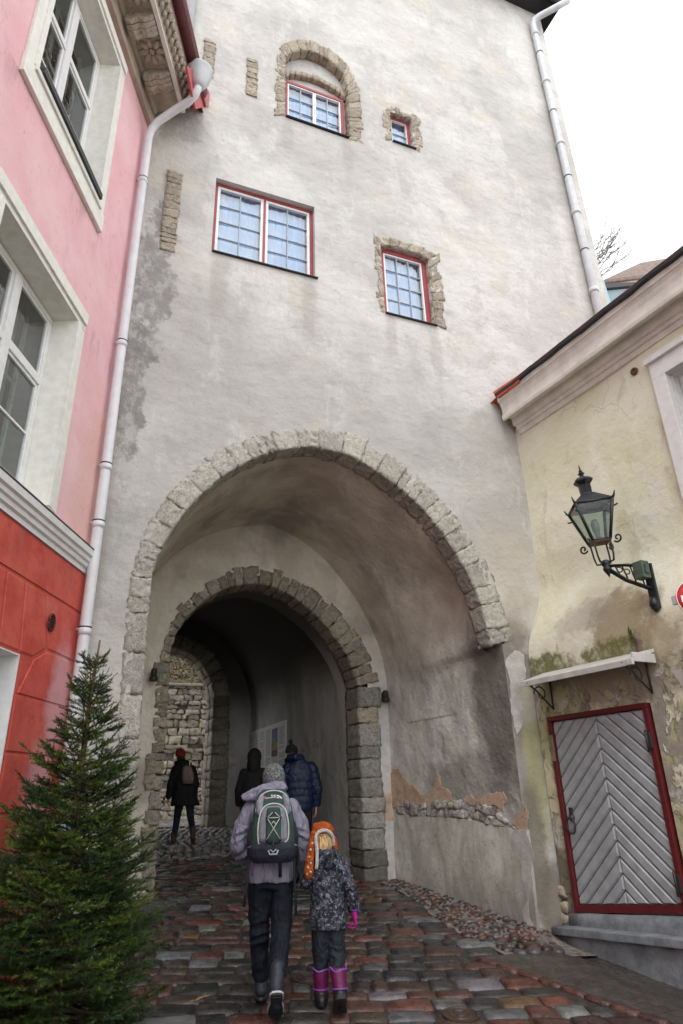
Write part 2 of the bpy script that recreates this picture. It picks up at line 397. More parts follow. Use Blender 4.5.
def apron_mat():
    m = M('wet_small_pavers'); k = m.n('ShaderNodeTexBrick'); m.put(k.inputs['Vector'], m.pos); k.inputs['Scale'].default_value = 4.2; k.inputs['Mortar Size'].default_value = .03; k.inputs['Mortar Smooth'].default_value = .6
    k.inputs['Brick Width'].default_value = .55; k.inputs['Row Height'].default_value = .42
    c = m.mix(m.rng(m.noise(5, 7, .7), .35, .66), (.048, .041, .036), (.088, .076, .066)); c = m.mix(m.math('MULTIPLY', k.outputs['Fac'], .55), c, (.03, .027, .025))
    h = m.math('SUBTRACT', m.math('MULTIPLY', m.noise(30, 6, .7), .4), m.math('MULTIPLY', k.outputs['Fac'], .7))
    return m.out(c, m.rng(m.noise(3, 6), .35, .65, .18, .5), m.bump(h, .7, .012), spec=.5)
def blind_mat():
    m = M('blue_curtain'); v = m.scale((9, 1, .8))
    c = m.mix(m.rng(m.noise(1.6, 4, .6, v), .35, .65), (.36, .54, .76), (.64, .80, .95)); c = m.mix(m.math('MULTIPLY', m.rng(m.noise(1.1, 3), .42, .58), .5), c, (.78, .84, .90))
    return m.out(c, .85)
def paving_mat():
    m = M('wet_setts')
    t = m.attr()
    n1 = m.noise(9, 7, .68); n2 = m.noise(45, 4, .6)
    c = m.mix(1, t, m.mix(m.rng(n1, .3, .7), (.36, .345, .33), (1.12, 1.08, 1.04)), 'MULTIPLY')
    c = m.mix(m.math('MULTIPLY', m.rng(n2, .58, .75), .25), c, (.28, .27, .26))
    wet = m.rng(m.noise(3.5, 6, .65), .35, .65, .09, .5)
    h = m.math('ADD', n1, m.math('MULTIPLY', n2, .35))
    return m.out(c, wet, m.bump(h, .9, .025), spec=.6, Coat_Weight=.25, Coat_Roughness=.12)
def wetcob_mat():
    m = M('wet_cobbles'); c = m.mix(1, m.attr(), m.mix(m.rng(m.noise(14, 6, .65), .3, .7), (.7, .7, .7), (1.5, 1.45, 1.4)), 'MULTIPLY')
    return m.out(c, m.rng(m.noise(3, 5), .35, .65, .14, .4), m.bump(m.noise(18, 6, .65), .8, .015), spec=.6)
def joint_mat(name, a, b, sc=12, rough=.8):
    m = M(name); c = m.mix(m.rng(m.noise(sc, 7, .7), .35, .66), a, b)
    return m.out(c, rough, m.bump(m.noise(40, 6, .7), .8, .015), spec=.35)
def camo_mat():
    m = M('camo_cloth')
    a = m.noise(16, 3, .6, m.objc, 1.2); b = m.noise(27, 3, .6, m.objc, 1.5); d = m.noise(45, 2, .5, m.objc, 1)
    c = m.mix(m.rng(a, .50, .53), (.010, .012, .02), (.045, .052, .075))
    c = m.mix(m.rng(b, .57, .60), c, (.17, .18, .22))
    c = m.mix(m.rng(d, .66, .69), c, (.33, .34, .38))
    c = m.mix(m.rng(m.noise(20, 3, .6, m.objc, 1), .60, .63), c, (.010, .012, .018))
    return m.out(c, .6, m.bump(m.noise(9, 4, .5, m.objc), .8, .03), spec=.3)
def cloth(name, col, wr=.8, sc=7, rough=.75, var=.2, spec=.3, stretch=(1, 1, .45)):
    m = M(name); v = m.scale(stretch, m.objc)
    w = m.noise(sc, 4, .55, v, 1.2); c = m.mix(m.rng(w, .3, .7), tuple(q*(1-var) for q in col), tuple(min(1, q*(1+var)) for q in col))
    return m.out(c, rough, m.bump(m.noise(220, 2, .5, m.objc), .15, .002, m.bump(w, wr, .035)), spec=spec)
def needle_mat():
    m = M('spruce_needles'); t = m.attr()
    c = m.mix(1, t, m.mix(m.noise(3, 4), (.75, .8, .75), (1.2, 1.15, 1.1)), 'MULTIPLY')
    return m.out(c, .5, None, spec=.35)

MT = dict(
 facade=facade_mat(), passage=passage_mat(), tunnel=tunnel_mat(), plinth=plinth_mat(), right=right_wall_mat(), pink=pink_mat(),
 ring=stone_mat('limestone_ring', (.50, .48, .43), (.72, .70, .65), (.20, .18, .15), 19, 1.0),
 ring2=stone_mat('rough_limestone', (.33, .305, .255), (.52, .485, .42), (.15, .13, .11), 14, 1.0),
 surround=stone_mat('brown_rubble', (.40, .36, .29), (.60, .55, .46), (.20, .17, .13), 22),
 rubble=stone_mat('rubble_core', (.46, .44, .42), (.70, .69, .67), (.16, .15, .14), 13),
 yard=stone_mat('yard_limestone', (.40, .365, .30), (.60, .56, .48), (.18, .155, .12), 8),
 peel=joint_mat('salmon_undercoat', (.44, .30, .21), (.60, .45, .34), 9, .9),
 chalk=joint_mat('peeled_coat_and_lit_edge', (.44, .42, .395), (.58, .56, .535), 7, .9),
 bar=simple('grey_bars', (.40, .42, .45), .5), redwood=simple('red_window_paint', (.30, .045, .05), .5), white=simple('white_paint', (.74, .74, .73), .45, .06),
 cream=simple('cream_casing', (.76, .745, .68), .6, .07), dark=simple('black_metal', (.016, .017, .02), .45), glass=glass_mat('tower_glass', (.82, .91, 1.), .16),
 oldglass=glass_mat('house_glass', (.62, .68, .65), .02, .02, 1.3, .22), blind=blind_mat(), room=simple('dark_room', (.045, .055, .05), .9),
 pipe=simple('white_drain_pipe', (.68, .69, .71), .38, .06, 6), greypipe=simple('grey_drain_pipe', (.52, .54, .55), .4, .08, 6), bluepipe=simple('blue_grey_pipe', (.30, .38, .50), .5),
 carve=stone_mat('carved_stone', (.44, .385, .31), (.60, .54, .45), (.24, .20, .15), 12, .7, False), tan=simple('tan_plaster', (.42, .365, .29), .8, .15, 5),
 maroon=simple('maroon_metal', (.13, .022, .03), .4), redmetal=simple('red_flashing', (.50, .10, .11), .45), orange=simple('orange_flashing', (.55, .11, .05), .5),
 cornice=simple('pinkish_cornice', (.70, .665, .61), .8, .12, 4, bump=.4, bscale=18), rustiron=simple('rusty_iron', (.055, .035, .028), .5, .4, 25), rooft=simple('red_roof_sheet', (.20, .035, .035), .5),
 doorgrey=simple('grey_door_paint', (.375, .405, .42), .45, .14, 7, bump=.3, bscale=30), doorred=simple('dark_red_frame', (.12, .012, .014), .5, .15),
 step=joint_mat('step_stone', (.17, .19, .21), (.30, .325, .345), 5, .5), asphalt=apron_mat(),
 canopy=simple('weathered_canopy', (.56, .56, .53), .6, .12, 6), paving=paving_mat(), wetcob=wetcob_mat(), joint=joint_mat('dark_joint', (.03, .027, .024), (.07, .062, .055), 14, .55),
 mortar=joint_mat('pale_mortar', (.13, .115, .10), (.27, .245, .22), 12, .7), bark=joint_mat('bark', (.10, .065, .035), (.20, .14, .08), 20), needle=needle_mat(),
 lampmetal=simple('green_black_iron', (.014, .019, .023), .42, .3, 14), lampglass=glass_mat('lantern_glass', (.66, .76, .70), .10, .25), brass=simple('rusty_tray', (.13, .055, .03), .7, .3),
 greenbox=simple('green_box', (.075, .11, .085), .5, .25), signred=simple('sign_red', (.55, .03, .03), .4, .03), signwhite=simple('sign_white', (.78, .78, .78), .4, .03),
 board=simple('notice_paper', (.88, .87, .84), .5, .05), ink=simple('printed_ink', (.36, .36, .35), .7), photo_sky=simple('print_blue', (.05, .12, .30), .5), photo_gold=simple('print_gold', (.45, .27, .06), .5, .5, 9), photo_dark=simple('print_dark', (.04, .03, .025), .5),
 moss=joint_mat('dry_ivy', (.10, .065, .03), (.22, .15, .07), 20),
 skin=simple('skin', (.48, .27, .20), .5, .1, 20), iron=simple('wrought_iron', (.03, .03, .032), .5), brassplate=simple('aged_plate', (.33, .27, .18), .45, .2, 20, .6),
 sky_house=simple('pale_blue_wall', (.24, .32, .35), .8), housewall=simple('ochre_wall', (.46, .36, .25), .8), tile=simple('brown_tiles', (.17, .12, .10), .8, .3, 3, bump=.8, bscale=5), hill=joint_mat('hill_ground', (.10, .085, .05), (.16, .13, .08), .6),
)
WHITE = (1, 1, 1)

# ------------------------------------------------------------------ light
w = bpy.data.worlds.new('World'); scene.world = w; w.use_nodes = True
nt = w.node_tree; bg = nt.nodes['Background']
sky = nt.nodes.new('ShaderNodeTexSky'); sky.sky_type = 'NISHITA'; sky.sun_disc = False
SE, SA = radians(52), radians(205)       # elevation, compass rotation of the (veiled) sun
sky.sun_elevation = SE; sky.sun_rotation = SA
mx = nt.nodes.new('ShaderNodeMix'); mx.data_type = 'RGBA'; mx.inputs[0].default_value = .82
nt.links.new(sky.outputs[0], mx.inputs[6]); mx.inputs[7].default_value = (13.6, 13.7, 13.9, 1)   # cloud deck over the clear sky
nt.links.new(mx.outputs[2], bg.inputs[0]); bg.inputs[1].default_value = .1
sun = bpy.data.lights.new('sun', 'SUN'); sun.energy = .6; sun.angle = radians(25); sun.color = (1, .97, .92)
so = bpy.data.objects.new('sun', sun); COL.objects.link(so)
sd = V((sin(SA)*cos(SE), cos(SA)*cos(SE), sin(SE)))
so.rotation_euler = sd.to_track_quat('Z', 'Y').to_euler()
vs = scene.view_settings; vs.view_transform = 'Standard'; vs.look = 'None'; vs.exposure = .78; vs.gamma = 1; vs.use_curve_mapping = False
scene.render.engine = 'CYCLES'; scene.cycles.use_denoising = True; scene.cycles.max_bounces = 8; scene.cycles.diffuse_bounces = 5
try: scene.cycles.denoiser = 'OPENIMAGEDENOISE'
except Exception: pass

# ------------------------------------------------------------------ walls' measuring planes
FY = 7.28
def FP(x, y): p = hit(x, y, (0, FY, 0), (0, 1, 0)); return (p.x, p.z)
Y2 = 10.1
def P2(x, y): p = hit(x, y, (0, Y2, 0), (0, 1, 0)); return (p.x, p.z)
WA, WB = V((5.23, FY, 0)), V((4.85, Y2, 0))                     # right wall of the passage
WD = (WB-WA).normalized(); WN = V((-WD.y, WD.x, 0)) if V((-WD.y, WD.x, 0)).x < 0 else V((WD.y, -WD.x, 0))
def WP(x, y, off=0.): return hit(x, y, WA+WN*off, WN)
LT = radians(23.77); LD = V((-sin(LT), -cos(LT), 0)); LN = V((cos(LT), -sin(LT), 0)); LC = V((.02, FY, 0))
def L3(t, z, n=0.): return LC + LD*t + LN*n + V((0, 0, z))      # pink house: t along the street, n towards the street
LM = Matrix((LD, LN, V((0, 0, 1)))).transposed()                # columns t, n, z
RT = radians(-5.66); RD = V((-sin(RT), -cos(RT), 0)); RN = V((-cos(RT), sin(RT), 0)); RU = V((5.99, FY, 0)); RL_ = V((5.62, FY, 0))
def R3(s, z, n=0., c=RU): return c + RD*s + RN*n + V((0, 0, z)) # yellow house: s along the street, n towards the street
def R3L(s, z, n=0.): return R3(s, z, n, RL_)
RM = Matrix((RD, RN, V((0, 0, 1)))).transposed()
def sstep(a, b, x):
    t = min(1, max(0, (x-a)/(b-a))); return t*t*(3-2*t)
def gz(x, y):
    z = .046 + .0935*(min(max(y, -4), 15.5)-6.25)
    if y > 14: z = min(z, .77+.045*(y-14)) if y < 18 else .95
    z -= .12*sstep(4.75, 5.35, x)*sstep(7.4, 6.9, y)
    return z

# ------------------------------------------------------------------ road
g = MB(); nx, ny = 60, 130
xs = [-60, -20, -8] + [-4+12*i/nx for i in range(nx+1)] + [12, 25, 60]
ys = [-40, -15] + [-4+30*i/ny for i in range(ny+1)] + [40, 80]
vs_ = [(x, y, gz(x, y)-.012) for y in ys for x in xs]; W = len(xs)
g.add(vs_, [(j*W+i, j*W+i+1, (j+1)*W+i+1, (j+1)*W+i) for j in range(len(ys)-1) for i in range(W-1)], 0, True)
stru('ground', g, MT['joint'])

EDGE = [(4.02, 6.62), (4.22, 6.0), (4.36, 5.45), (4.55, 4.8), (4.8, 3.9)]       # brick edging between setts and the asphalt
def edge_x(y):
    for (a, b), (c, d) in zip(EDGE, EDGE[1:]):
        if d <= y <= b: return a+(c-a)*(b-y)/(b-d)
    return EDGE[0][0] if y > EDGE[0][1] else EDGE[-1][0]
def wall_x(y):   # right wall foot inside the passage
    return 5.23 - .135*(y-FY) if y > FY else 5.3
def in_cobble(x, y):
    if not (6.62 < y < 10.25): return False
    return x > wall_x(y) - (.30 + .62*sstep(9.9, 7.0, y)) + .12*noise.noise(V((x*2, y*2, 3)))
PAL = [((.026, .027, .030), 5), ((.044, .041, .038), 5), ((.10, .040, .030), 4), ((.155, .052, .036), 2.8), ((.07, .038, .031), 4), ((.115, .125, .135), 3), ((.165, .175, .185), 1.6), ((.085, .062, .043), 1.8), ((.14, .078, .045), .6)]
def pick():
    t = R_()*sum(w_ for _, w_ in PAL)
    for c, w_ in PAL:
        t -= w_
        if t <= 0: break
    k = U(.8, 1.25); return tuple(q*k*U(.94, 1.06) for q in c)
def sett(mb, c, e1, e2, l, h, hgt, col, res=(5, 4), dome=.012, rnd=4.):
    """one worn paving stone: domed top and rounded rim, sunk into its joint"""
    us = [-1, -.94, -.4, .3, .93, 1]; vv_ = [-1, -.90, -.2, .5, .91, 1]; nx, ny = 5, 5; vs = []; tx, ty = U(-.02, .02), U(-.02, .02); sk = [U(-.03, .03) for _ in range(4)]
    o = V((U(0, 9), U(0, 9), U(0, 9)))
    for j in range(ny+1):
        for i in range(nx+1):
            u, v = us[i], vv_[j]
            u2 = u*(1-.025*v**4) + sk[0]*v; v2 = v*(1-.03*u**4) + sk[1]*u
            x = c.x + e1.x*u2*l/2 + e2.x*v2*h/2; y = c.y + e1.y*u2*l/2 + e2.y*v2*h/2
            ed = max(abs(u), abs(v))
            z = gz(x, y) + hgt + dome*(1-(u*u+v*v)/2) + tx*u*l + ty*v*h - (.024 if ed > .999 else 0)
            p = V((x, y, z)); p += V((0, 0, 1))*noise.noise(p*9+o)*.006
            if ed > .999: p += V((noise.noise(p*6+o), noise.noise(p*6+o*2), 0))*.012
            vs.append(p)
    W_ = nx+1
    mb.add(vs, [(j*W_+i, j*W_+i+1, (j+1)*W_+i+1, (j+1)*W_+i) for j in range(ny) for i in range(nx)], 0, True, col)
pv = MB(); cb = MB(); an = radians(-17); e1 = V((cos(an), sin(an), 0)); e2 = V((-sin(an), cos(an), 0))
v_ = 2.2
while v_ < 18.5:
    hrow = U(.15, .27) if v_ < 12 else U(.14, .2); u_ = -4.5 + U(0, .3)
    while u_ < 6:
        l = U(.20, .48) if v_ < 12 else U(.16, .3)
        if R_() < .12: l *= .6
        c = e1*(u_+l/2) + e2*(v_+hrow/2)
        if -1.5 < c.x < 5.4 and 3.4 < c.y < 12.9 and not in_cobble(c.x, c.y) and not (c.y < 6.75 and c.x > edge_x(c.y)-.12) and not (c.y >= 6.6 and c.x > wall_x(c.y)-.1):
            sett(pv, c, e1, e2, l-U(.004, .011), hrow-U(.004, .011), U(-.003, .009), pick(), dome=.006)
        u_ += l
    v_ += hrow
stru('paving', pv, MT['paving'])
# small round cobbles: a band under the passage wall and the whole floor of the inner gate and yard
cm = MB(); cm2 = MB(); pts = []
def try_cob(x, y, r):
    for (a, b, q) in pts[-400:]:
        if (a-x)**2+(b-y)**2 < (r+q)**2*.72: return False
    pts.append((x, y, r)); return True
def cobble(mb, x, y, r, col, h=.03):
    vs = []; an = U(0, 6.3); a, b = r*U(.95, 1.25), r*U(.75, 1.0); o = U(0, 99); n = 10
    for k, (rr, zz) in enumerate(((1.0, -.012), (.93, .45*h), (.70, .85*h), (.35, 1.0*h))):
        for j in range(n):
            t = 2*pi*j/n; q = rr*(1+.13*noise.noise(V((cos(t)*1.3+o, sin(t)*1.3, k*.2))))
            px, py = a*q*cos(t), b*q*sin(t)
            vs.append((x+px*cos(an)-py*sin(an), y+px*sin(an)+py*cos(an), gz(x, y)+zz))
    vs.append((x, y, gz(x, y)+h*1.03))
    fs = [(k*n+j, k*n+(j+1) % n, (k+1)*n+(j+1) % n, (k+1)*n+j) for k in range(3) for j in range(n)] + [(3*n+j, 3*n+(j+1) % n, 4*n) for j in range(n)]
    mb.add(vs, fs, 0, True, col)
for _ in range(16000):
    y = U(6.62, 10.25); x = U(3.4, 5.75)
    if y < 7.3 and x > 5.55: continue
    if not in_cobble(x, y) or x > wall_x(y)+(.25 if y < 7.2 else -.02): continue
    r = U(.045, .095)
    if try_cob(x, y, r):
        k = U(.8, 1.3); c = random.choice([(.085, .038, .029), (.11, .05, .038), (.06, .030, .026), (.05, .045, .042), (.10, .10, .105), (.14, .07, .048), (.045, .04, .038)])
        cobble(cb, x, y, r, tuple(q*k for q in c), .026)
o = stru('cobbles', cb, MT['paving'], 'stuff')
mo = MB(); st = [(-1, 0)]
rows = [6.55+.12*i for i in range(32)]
L_ = []
for y in rows: L_ += [(wall_x(y)-(.36+.62*sstep(9.9, 7.0, y)), y, gz(wall_x(y)-.6, y)+.002), (wall_x(y)+(.3 if y < 7.2 else .05), y, gz(wall_x(y), y)+.008)]
mo.add(L_, [(2*i, 2*i+1, 2*i+3, 2*i+2) for i in range(len(rows)-1)], 0, True); stru('mortar_bed', mo, MT['mortar'])
pts.clear(); yy = 12.7
while yy < 23.8:
    xx = -1 + U(0, .1)
    while xx < 5.5:
        r = U(.055, .085); k = U(.7, 1.4); c = random.choice([(.16, .155, .16), (.24, .23, .22), (.10, .096, .096), (.18, .14, .115)])
        if xx < 4.3 or yy > 19: cobble(cm2, xx+U(-.02, .02), yy+U(-.02, .02), r, tuple(q*k for q in c), .035)
        xx += U(.14, .19)
    yy += .145
stru('cobbled_floor', cm2, MT['wetcob'], 'stuff')
# asphalt apron before the door, red brick edging
ap = MB(); ys2 = [6.62-.22*i for i in range(26)]; L_ = []
for y in ys2:
    for k in range(7):
        x = edge_x(y)+.04 + (6.4-edge_x(y))*k/6; L_.append((x, y, gz(x, y)+.006+.012*noise.noise(V((x*2, y*2, 0)))))
ap.add(L_, [(7*i+k, 7*i+7+k, 7*i+8+k, 7*i+k+1) for i in range(len(ys2)-1) for k in range(6)], 0, True); stru('apron', ap, MT['asphalt'])
eb = MB(); path = resample([V((x, y, 0)) for x, y in EDGE], 13)
for a, b in zip(path, path[1:]):
    d = (b-a); L = d.length; d.normalize(); n = V((-d.y, d.x, 0)); c = (a+b)/2
    sett(eb, c, d, n, L-.004, .10, .012, random.choice([(.115, .045, .032), (.09, .038, .028), (.14, .06, .042)]), (5, 3), .003)
stru('brick_edging', eb, MT['paving'])
kb = MB()
def kcorner(s, t, z): return V((.28, 6.28, 0)) + V((cos(radians(-14)), sin(radians(-14)), 0))*s + V((-sin(radians(-14)), cos(radians(-14)), 0))*t + V((0, 0, z))
for s0, s1 in ((0, .93), (-.8, -.02)):
    kb.stone([kcorner(s, t, .03+(.075 if u else -.12)) for u in (0, 1) for t in (0, -.36) for s in (s0, s1)], 6, .12, .006, col=WHITE)
for (px_, py_, lab) in ((308, 980, 'small round iron cover set in the paving between the man and the child'), (461, 1017, 'small round iron cover in the paving near the brick edging at the bottom')):
    d_ = ray(px_, py_); p = CAM+d_*((.046-.0935*6.25+.0935*CAM.y*0-CAM.z)/(d_.z-.0935*d_.y)); p.z = gz(p.x, p.y)+.012
    nb_ = V((0, -.0935, 1)).normalized(); mh = MB(); mh.lathe(p, [(.145, -.02), (.145, .010), (.125, .012), (.12, .004), (.095, .004), (.09, .012), (.07, .012), (.065, .004), (.04, .004), (.035, .012), (.0, .012)], 28, nb_, smooth=False)
    own('manhole_cover', mh, MT['rustiron'], lab, 'manhole cover', tuple(p), 'iron covers in the paving')
tw = MB(); p0 = V((1.20, 6.30, gz(1.2, 6.3)+.075))
for d_ in ((.10, .05, .012), (.13, .015, .02), (.07, .09, .01), (-.05, -.03, .0)): tw.tube([p0, p0+V(d_)*.5+V((0, .004, .006)), p0+V(d_)], [.005, .004, .002], 5)
own('dry_twig', tw, simple('dry_twig', (.26, .17, .08), .8), 'little dry fir twig lying on the end of the grey slab', 'twig', tuple(p0))
own('kerb_stone', kb, joint_mat('kerb_granite', (.11, .115, .12), (.19, .195, .20), 8, .5), 'flat grey stone slabs laid in the paving at the foot of the fir tree', 'kerb stone', (.28, 6.28, .03), fix=True)

# ------------------------------------------------------------------ gate tower
tower = thing('gate_tower', 'tall pale grey plastered gate tower with pointed stone archway over the cobbled street', 'gate tower', (4, 12, .6))
# arch outlines read off the facade, metres (x, z)
def A1(zx, zy): return FP(110+zx/1.588, 400+zy/1.588)
outer1 = [FP(118, 790), FP(122, 690)] + [A1(*q) for q in ((26, 330), (34, 262), (60, 182), (108, 122), (180, 74), (250, 48), (320, 40), (390, 52), (450, 90), (520, 150), (580, 222), (618, 300), (643, 380))]
inner1 = [FP(134, 790), FP(144, 680)] + [A1(*q) for q in ((61, 330), (68, 262), (92, 214), (138, 152), (200, 104), (260, 80), (322, 72), (380, 86), (438, 122), (496, 170), (548, 238), (586, 310), (605, 390))]
oL = V((outer1[0][0], outer1[0][1])); iL = inner1[0]
outer1 = [(outer1[0][0]-.02, -.2)] + outer1; inner1 = [(inner1[0][0]-.01, -.2)] + inner1
O1 = smooth([(x, z, 0) for x, z in outer1], 200, 3); I1 = smooth([(x, z, 0) for x, z in inner1], 200, 3)
def partner(I, O):
    out = []; j0 = 0
    for k, p in enumerate(I):
        t = (I[min(k+1, len(I)-1)]-I[max(k-1, 0)]).normalized(); n = V((-t.y, t.x, 0)); best = None
        for j in range(j0, len(O)):
            d = O[j]-p
            if d.length > .8: continue
            sc = abs(d.dot(t)) + (10 if d.dot(n) < 0 else 0)
            if best is None or sc < best[0]: best = (sc, j)
        j = best[1] if best else j0; j0 = j; out.append(O[j])
    q = [V(p) for p in out]
    for _ in range(6): q = [q[0]] + [(q[i-1]+q[i]*2+q[i+1])/4 for i in range(1, len(q)-1)] + [q[-1]]
    return q
O1 = partner(I1, resample(O1, 1200))
ring = MB(); k = 0
while k < 199:
    st_ = random.choice([2, 3, 4, 5, 6]) if 60 < k < 185 else random.choice([3, 4, 6, 8])
    k2 = min(199, k+st_)
    if 199-k2 < 3: k2 = 199
    yf = FY-.003-U(0, .010); t = U(.84, 1.08); col = (t*U(.99, 1.02), t, t*U(.94, .99))
    ex = U(-.045, .02); gap = .001
    a, b, c, d = I1[k], I1[k2], O1[k], O1[k2]
    dd = (b-a).normalized()*gap; ra = (c-a).normalized()*ex; rb = (d-b).normalized()*(ex+U(-.02, .02))
    C8 = []
    for y in (yf, FY+.30):
        for (i_, o_, s_, r_) in ((a, c, dd, ra), (b, d, -dd, rb)):
            pass
        C8 += [V((a.x+dd.x, y, a.y+dd.y)), V((b.x-dd.x, y, b.y-dd.y)), V(((c+ra).x+dd.x, y, (c+ra).y+dd.y)), V(((d+rb).x-dd.x, y, (d+rb).y-dd.y))]
    ring.stone(C8, 8, .015, .028, col=col, freq=21)
    k = k2
obj('arch_ring', ring, MT['ring'], tower, fix=True)
# facade sheet: openings are the middle line of the ring and the four windows
MID = [(a*.6+b*.4) for a, b in zip(O1, I1)]
jx = 5.23
hole = [(p.x, p.y) for p in MID] + [(jx, 3.36), (jx, 2), (jx, 1), (jx, -.2)]
WIN = dict(big=(1.07, 2.66, 8.84, 10.31), arched=(2.16, 3.29, 12.235, 13.32), little=(4.19, 4.645, 12.56, 13.36), tall=(3.81, 4.70, 8.505, 9.945))
holes = [hole]
def rect(x0, x1, z0, z1): return [(x0, z0), (x1, z0), (x1, z1), (x0, z1)]
arch_niche = [(2.14, 12.2), (3.36, 12.2), (3.36, 13.6)] + [(2.75+.61*cos(a), 13.6+.72*sin(a)) for a in [pi*i/12 for i in range(1, 12)]] + [(2.14, 13.6)]
for k_, r in WIN.items(): holes.append(arch_niche if k_ == 'arched' else rect(*r))
TX0, TX1, TY1, TZ = -.6, 8.62, 19.0, 19.0
hole_b = [(TX0, -.5), (TX1, -.5), (TX1, TZ), (TX0, TZ)]
# the hole reaches the ground: start the outline of the wall below it
fac = MB(); vv, ff = cdt([(TX0, -.25), (TX1, -.25), (TX1, TZ), (TX0, TZ)], holes, lambda x, z: V((x, FY, z)))
fac.add(vv, ff)
fac.add([(TX1, FY, -.25), (TX1, TY1, -.25), (TX1, TY1, TZ), (TX1, FY, TZ)], [(0, 1, 2, 3)])
fac.add([(TX0, FY, -.25), (TX0, TY1, -.25), (TX0, TY1, TZ), (TX0, FY, TZ)], [(3, 2, 1, 0)])
fac.add([(TX0, FY, TZ), (TX1, FY, TZ), (TX1, TY1, TZ), (TX0, TY1, TZ)], [(0, 1, 2, 3)])
for k_, (x0, x1, z0, z1) in WIN.items():        # plastered reveals of the windows
    lp = arch_niche if k_ == 'arched' else rect(x0, x1, z0, z1); n = len(lp); dp = .24
    fac.add([V((x, FY, z)) for x, z in lp] + [V((x, FY+dp, z)) for x, z in lp], [(i, i+n, (i+1) % n+n, (i+1) % n) for i in range(n)])
    fac.add([V((x, FY+dp+.45, z)) for x, z in rect(x0-.1, x1+.1, z0-.1, z1+.1)], [(0, 1, 2, 3)])
x0, x1, z0, z1 = WIN['arched']
vv, ff = cdt([(x, z) for x, z in arch_niche], [rect(x0+.01, x1-.01, z0+.01, z1-.02)], lambda x, z: V((x, FY+.16, z)))
fac.add(vv, ff)
obj('facade_wall', fac, MT['facade'], tower)
# vault from the facade arch to the inner gate wall, and its straight right wall
def reprof(pts, n=64): return resample([V((x, z, 0)) for x, z in pts], n)
iapex = max(range(200), key=lambda i: I1[i].y)
li = [(p.x, p.y) for p in I1[:iapex+1]]; ri = [(p.x, p.y) for p in I1[iapex:]] + [(5.24, 3.3), (5.23, 2.6)]
fr = reprof(li, 40) + reprof(ri, 40)[1:]
rl = [(.60, -.2), (.60, 3.5), (.72, 4.3), (1.02, 4.98), (1.6, 5.5), (2.2, 5.8), (2.79, 5.9)]; rr_ = [(2.79, 5.9), (3.5, 5.62), (4.05, 5.1), (4.46, 4.54), (4.74, 3.9), (4.85, 3.3), (4.85, 2.6)]
rr2 = reprof([tuple(p)[:2] for p in smooth([(x, z, 0) for x, z in rl], 80)], 40) + reprof([tuple(p)[:2] for p in smooth([(x, z, 0) for x, z in rr_], 80)], 40)[1:]
va = MB(); rings = []
for i in range(19):
    t = i/18; y = FY+.26+(Y2+.02-FY-.26)*t; e = t**.8
    bulge = .16*sin(pi*min(1, t*1.6))*(t < .62)
    row = []
    for j, (a, b) in enumerate(zip(fr, rr2)):
        p = a.lerp(b, e); s_ = j/78
        d = V((p.x-2.9, p.y-3.2, 0)).normalized() if p.y > 3.2 else V((0, 0, 0))
        q = p + d*(.02*(1-t)+bulge*math.exp(-((s_-.80)/.07)**2)*1.6 + .05*noise.noise(V((p.x*.9, y*.9, p.y*.9))))
        row.append(V((q.x, y, q.y)))
    rings.append(row)
va.loft(rings, 0, True, False)
obj('passage_vault', va, MT['passage'], tower)
pw = MB(); N1, N2 = 24, 24
vs_ = [WA + WD*((WB-WA).length*i/N1) + V((0, 0, -.2+3.6*j/N2)) + WN*(.02*noise.noise(V((i*.5, j*.5, 1)))*(0 < i < N1)) for j in range(N2+1) for i in range(N1+1)]
pw.add(vs_, [(j*(N1+1)+i, j*(N1+1)+i+1, (j+1)*(N1+1)+i+1, (j+1)*(N1+1)+i) for j in range(N2) for i in range(N1)], 0, True)
obj('passage_wall', pw, MT['passage'], tower)
# peeled coats, rubble seam and cement plinth with its painted lit edge on that wall
def ZW(zx, zy, off): return WP(380+zx/3.794, 740+zy/3.794, off)
def jag(pts, it=4, amt=.20):
    p = [V((a, b)) for a, b in pts]
    for k_ in range(it):
        q = []
        for i in range(len(p)):
            a, b = p[i], p[(i+1) % len(p)]; d = b-a; q += [a, a+d*U(.4, .6)+V((-d.y, d.x))*U(-amt, amt)]
        p = q
    return p
def sheet(name, polys, off, mat, thick=.012, it=5):
    b = MB()
    for pl in polys:
        p = jag(pl, it); pts3 = [ZW(q.x, q.y, off) for q in p]
        n = len(p); vv, ff = cdt([(q.x, q.y) for q in p], [], lambda x, y: ZW(x, y, off))
        b.add(vv, ff); b.add(pts3 + [q-WN*thick for q in pts3], [(i, (i+1) % n, n+(i+1) % n, n+i) for i in range(n)])
    return obj(name, b, mat, tower)
sheet('peeled_undercoat', [[(47, 262), (47, 108), (70, 108), (95, 150), (120, 172), (150, 205), (180, 205), (204, 198), (214, 125), (228, 140), (240, 182), (268, 204), (275, 235), (120, 250)],
      [(318, 235), (325, 213), (345, 207), (372, 225), (400, 203), (432, 202), (440, 196), (466, 196), (468, 270), (430, 245)], [(498, 312), (545, 272), (552, 240), (558, 338), (520, 338)]], .016, MT['peel'])
plp = [(60, 281), (150, 292), (250, 294), (330, 303), (420, 321), (516, 341), (557, 341), (577, 520), (598, 735), (40, 735), (52, 540)]
sheet('plinth', [plp], .032, MT['plinth'], .04, 0)
sheet('plinth_lit_edge', [[(505, 346), (553, 346), (572, 520), (592, 720), (560, 722), (548, 560), (520, 440)]], .036, MT['chalk'], .004, 2)  # pale sheet: the light on the plinth's right edge, put in as colour
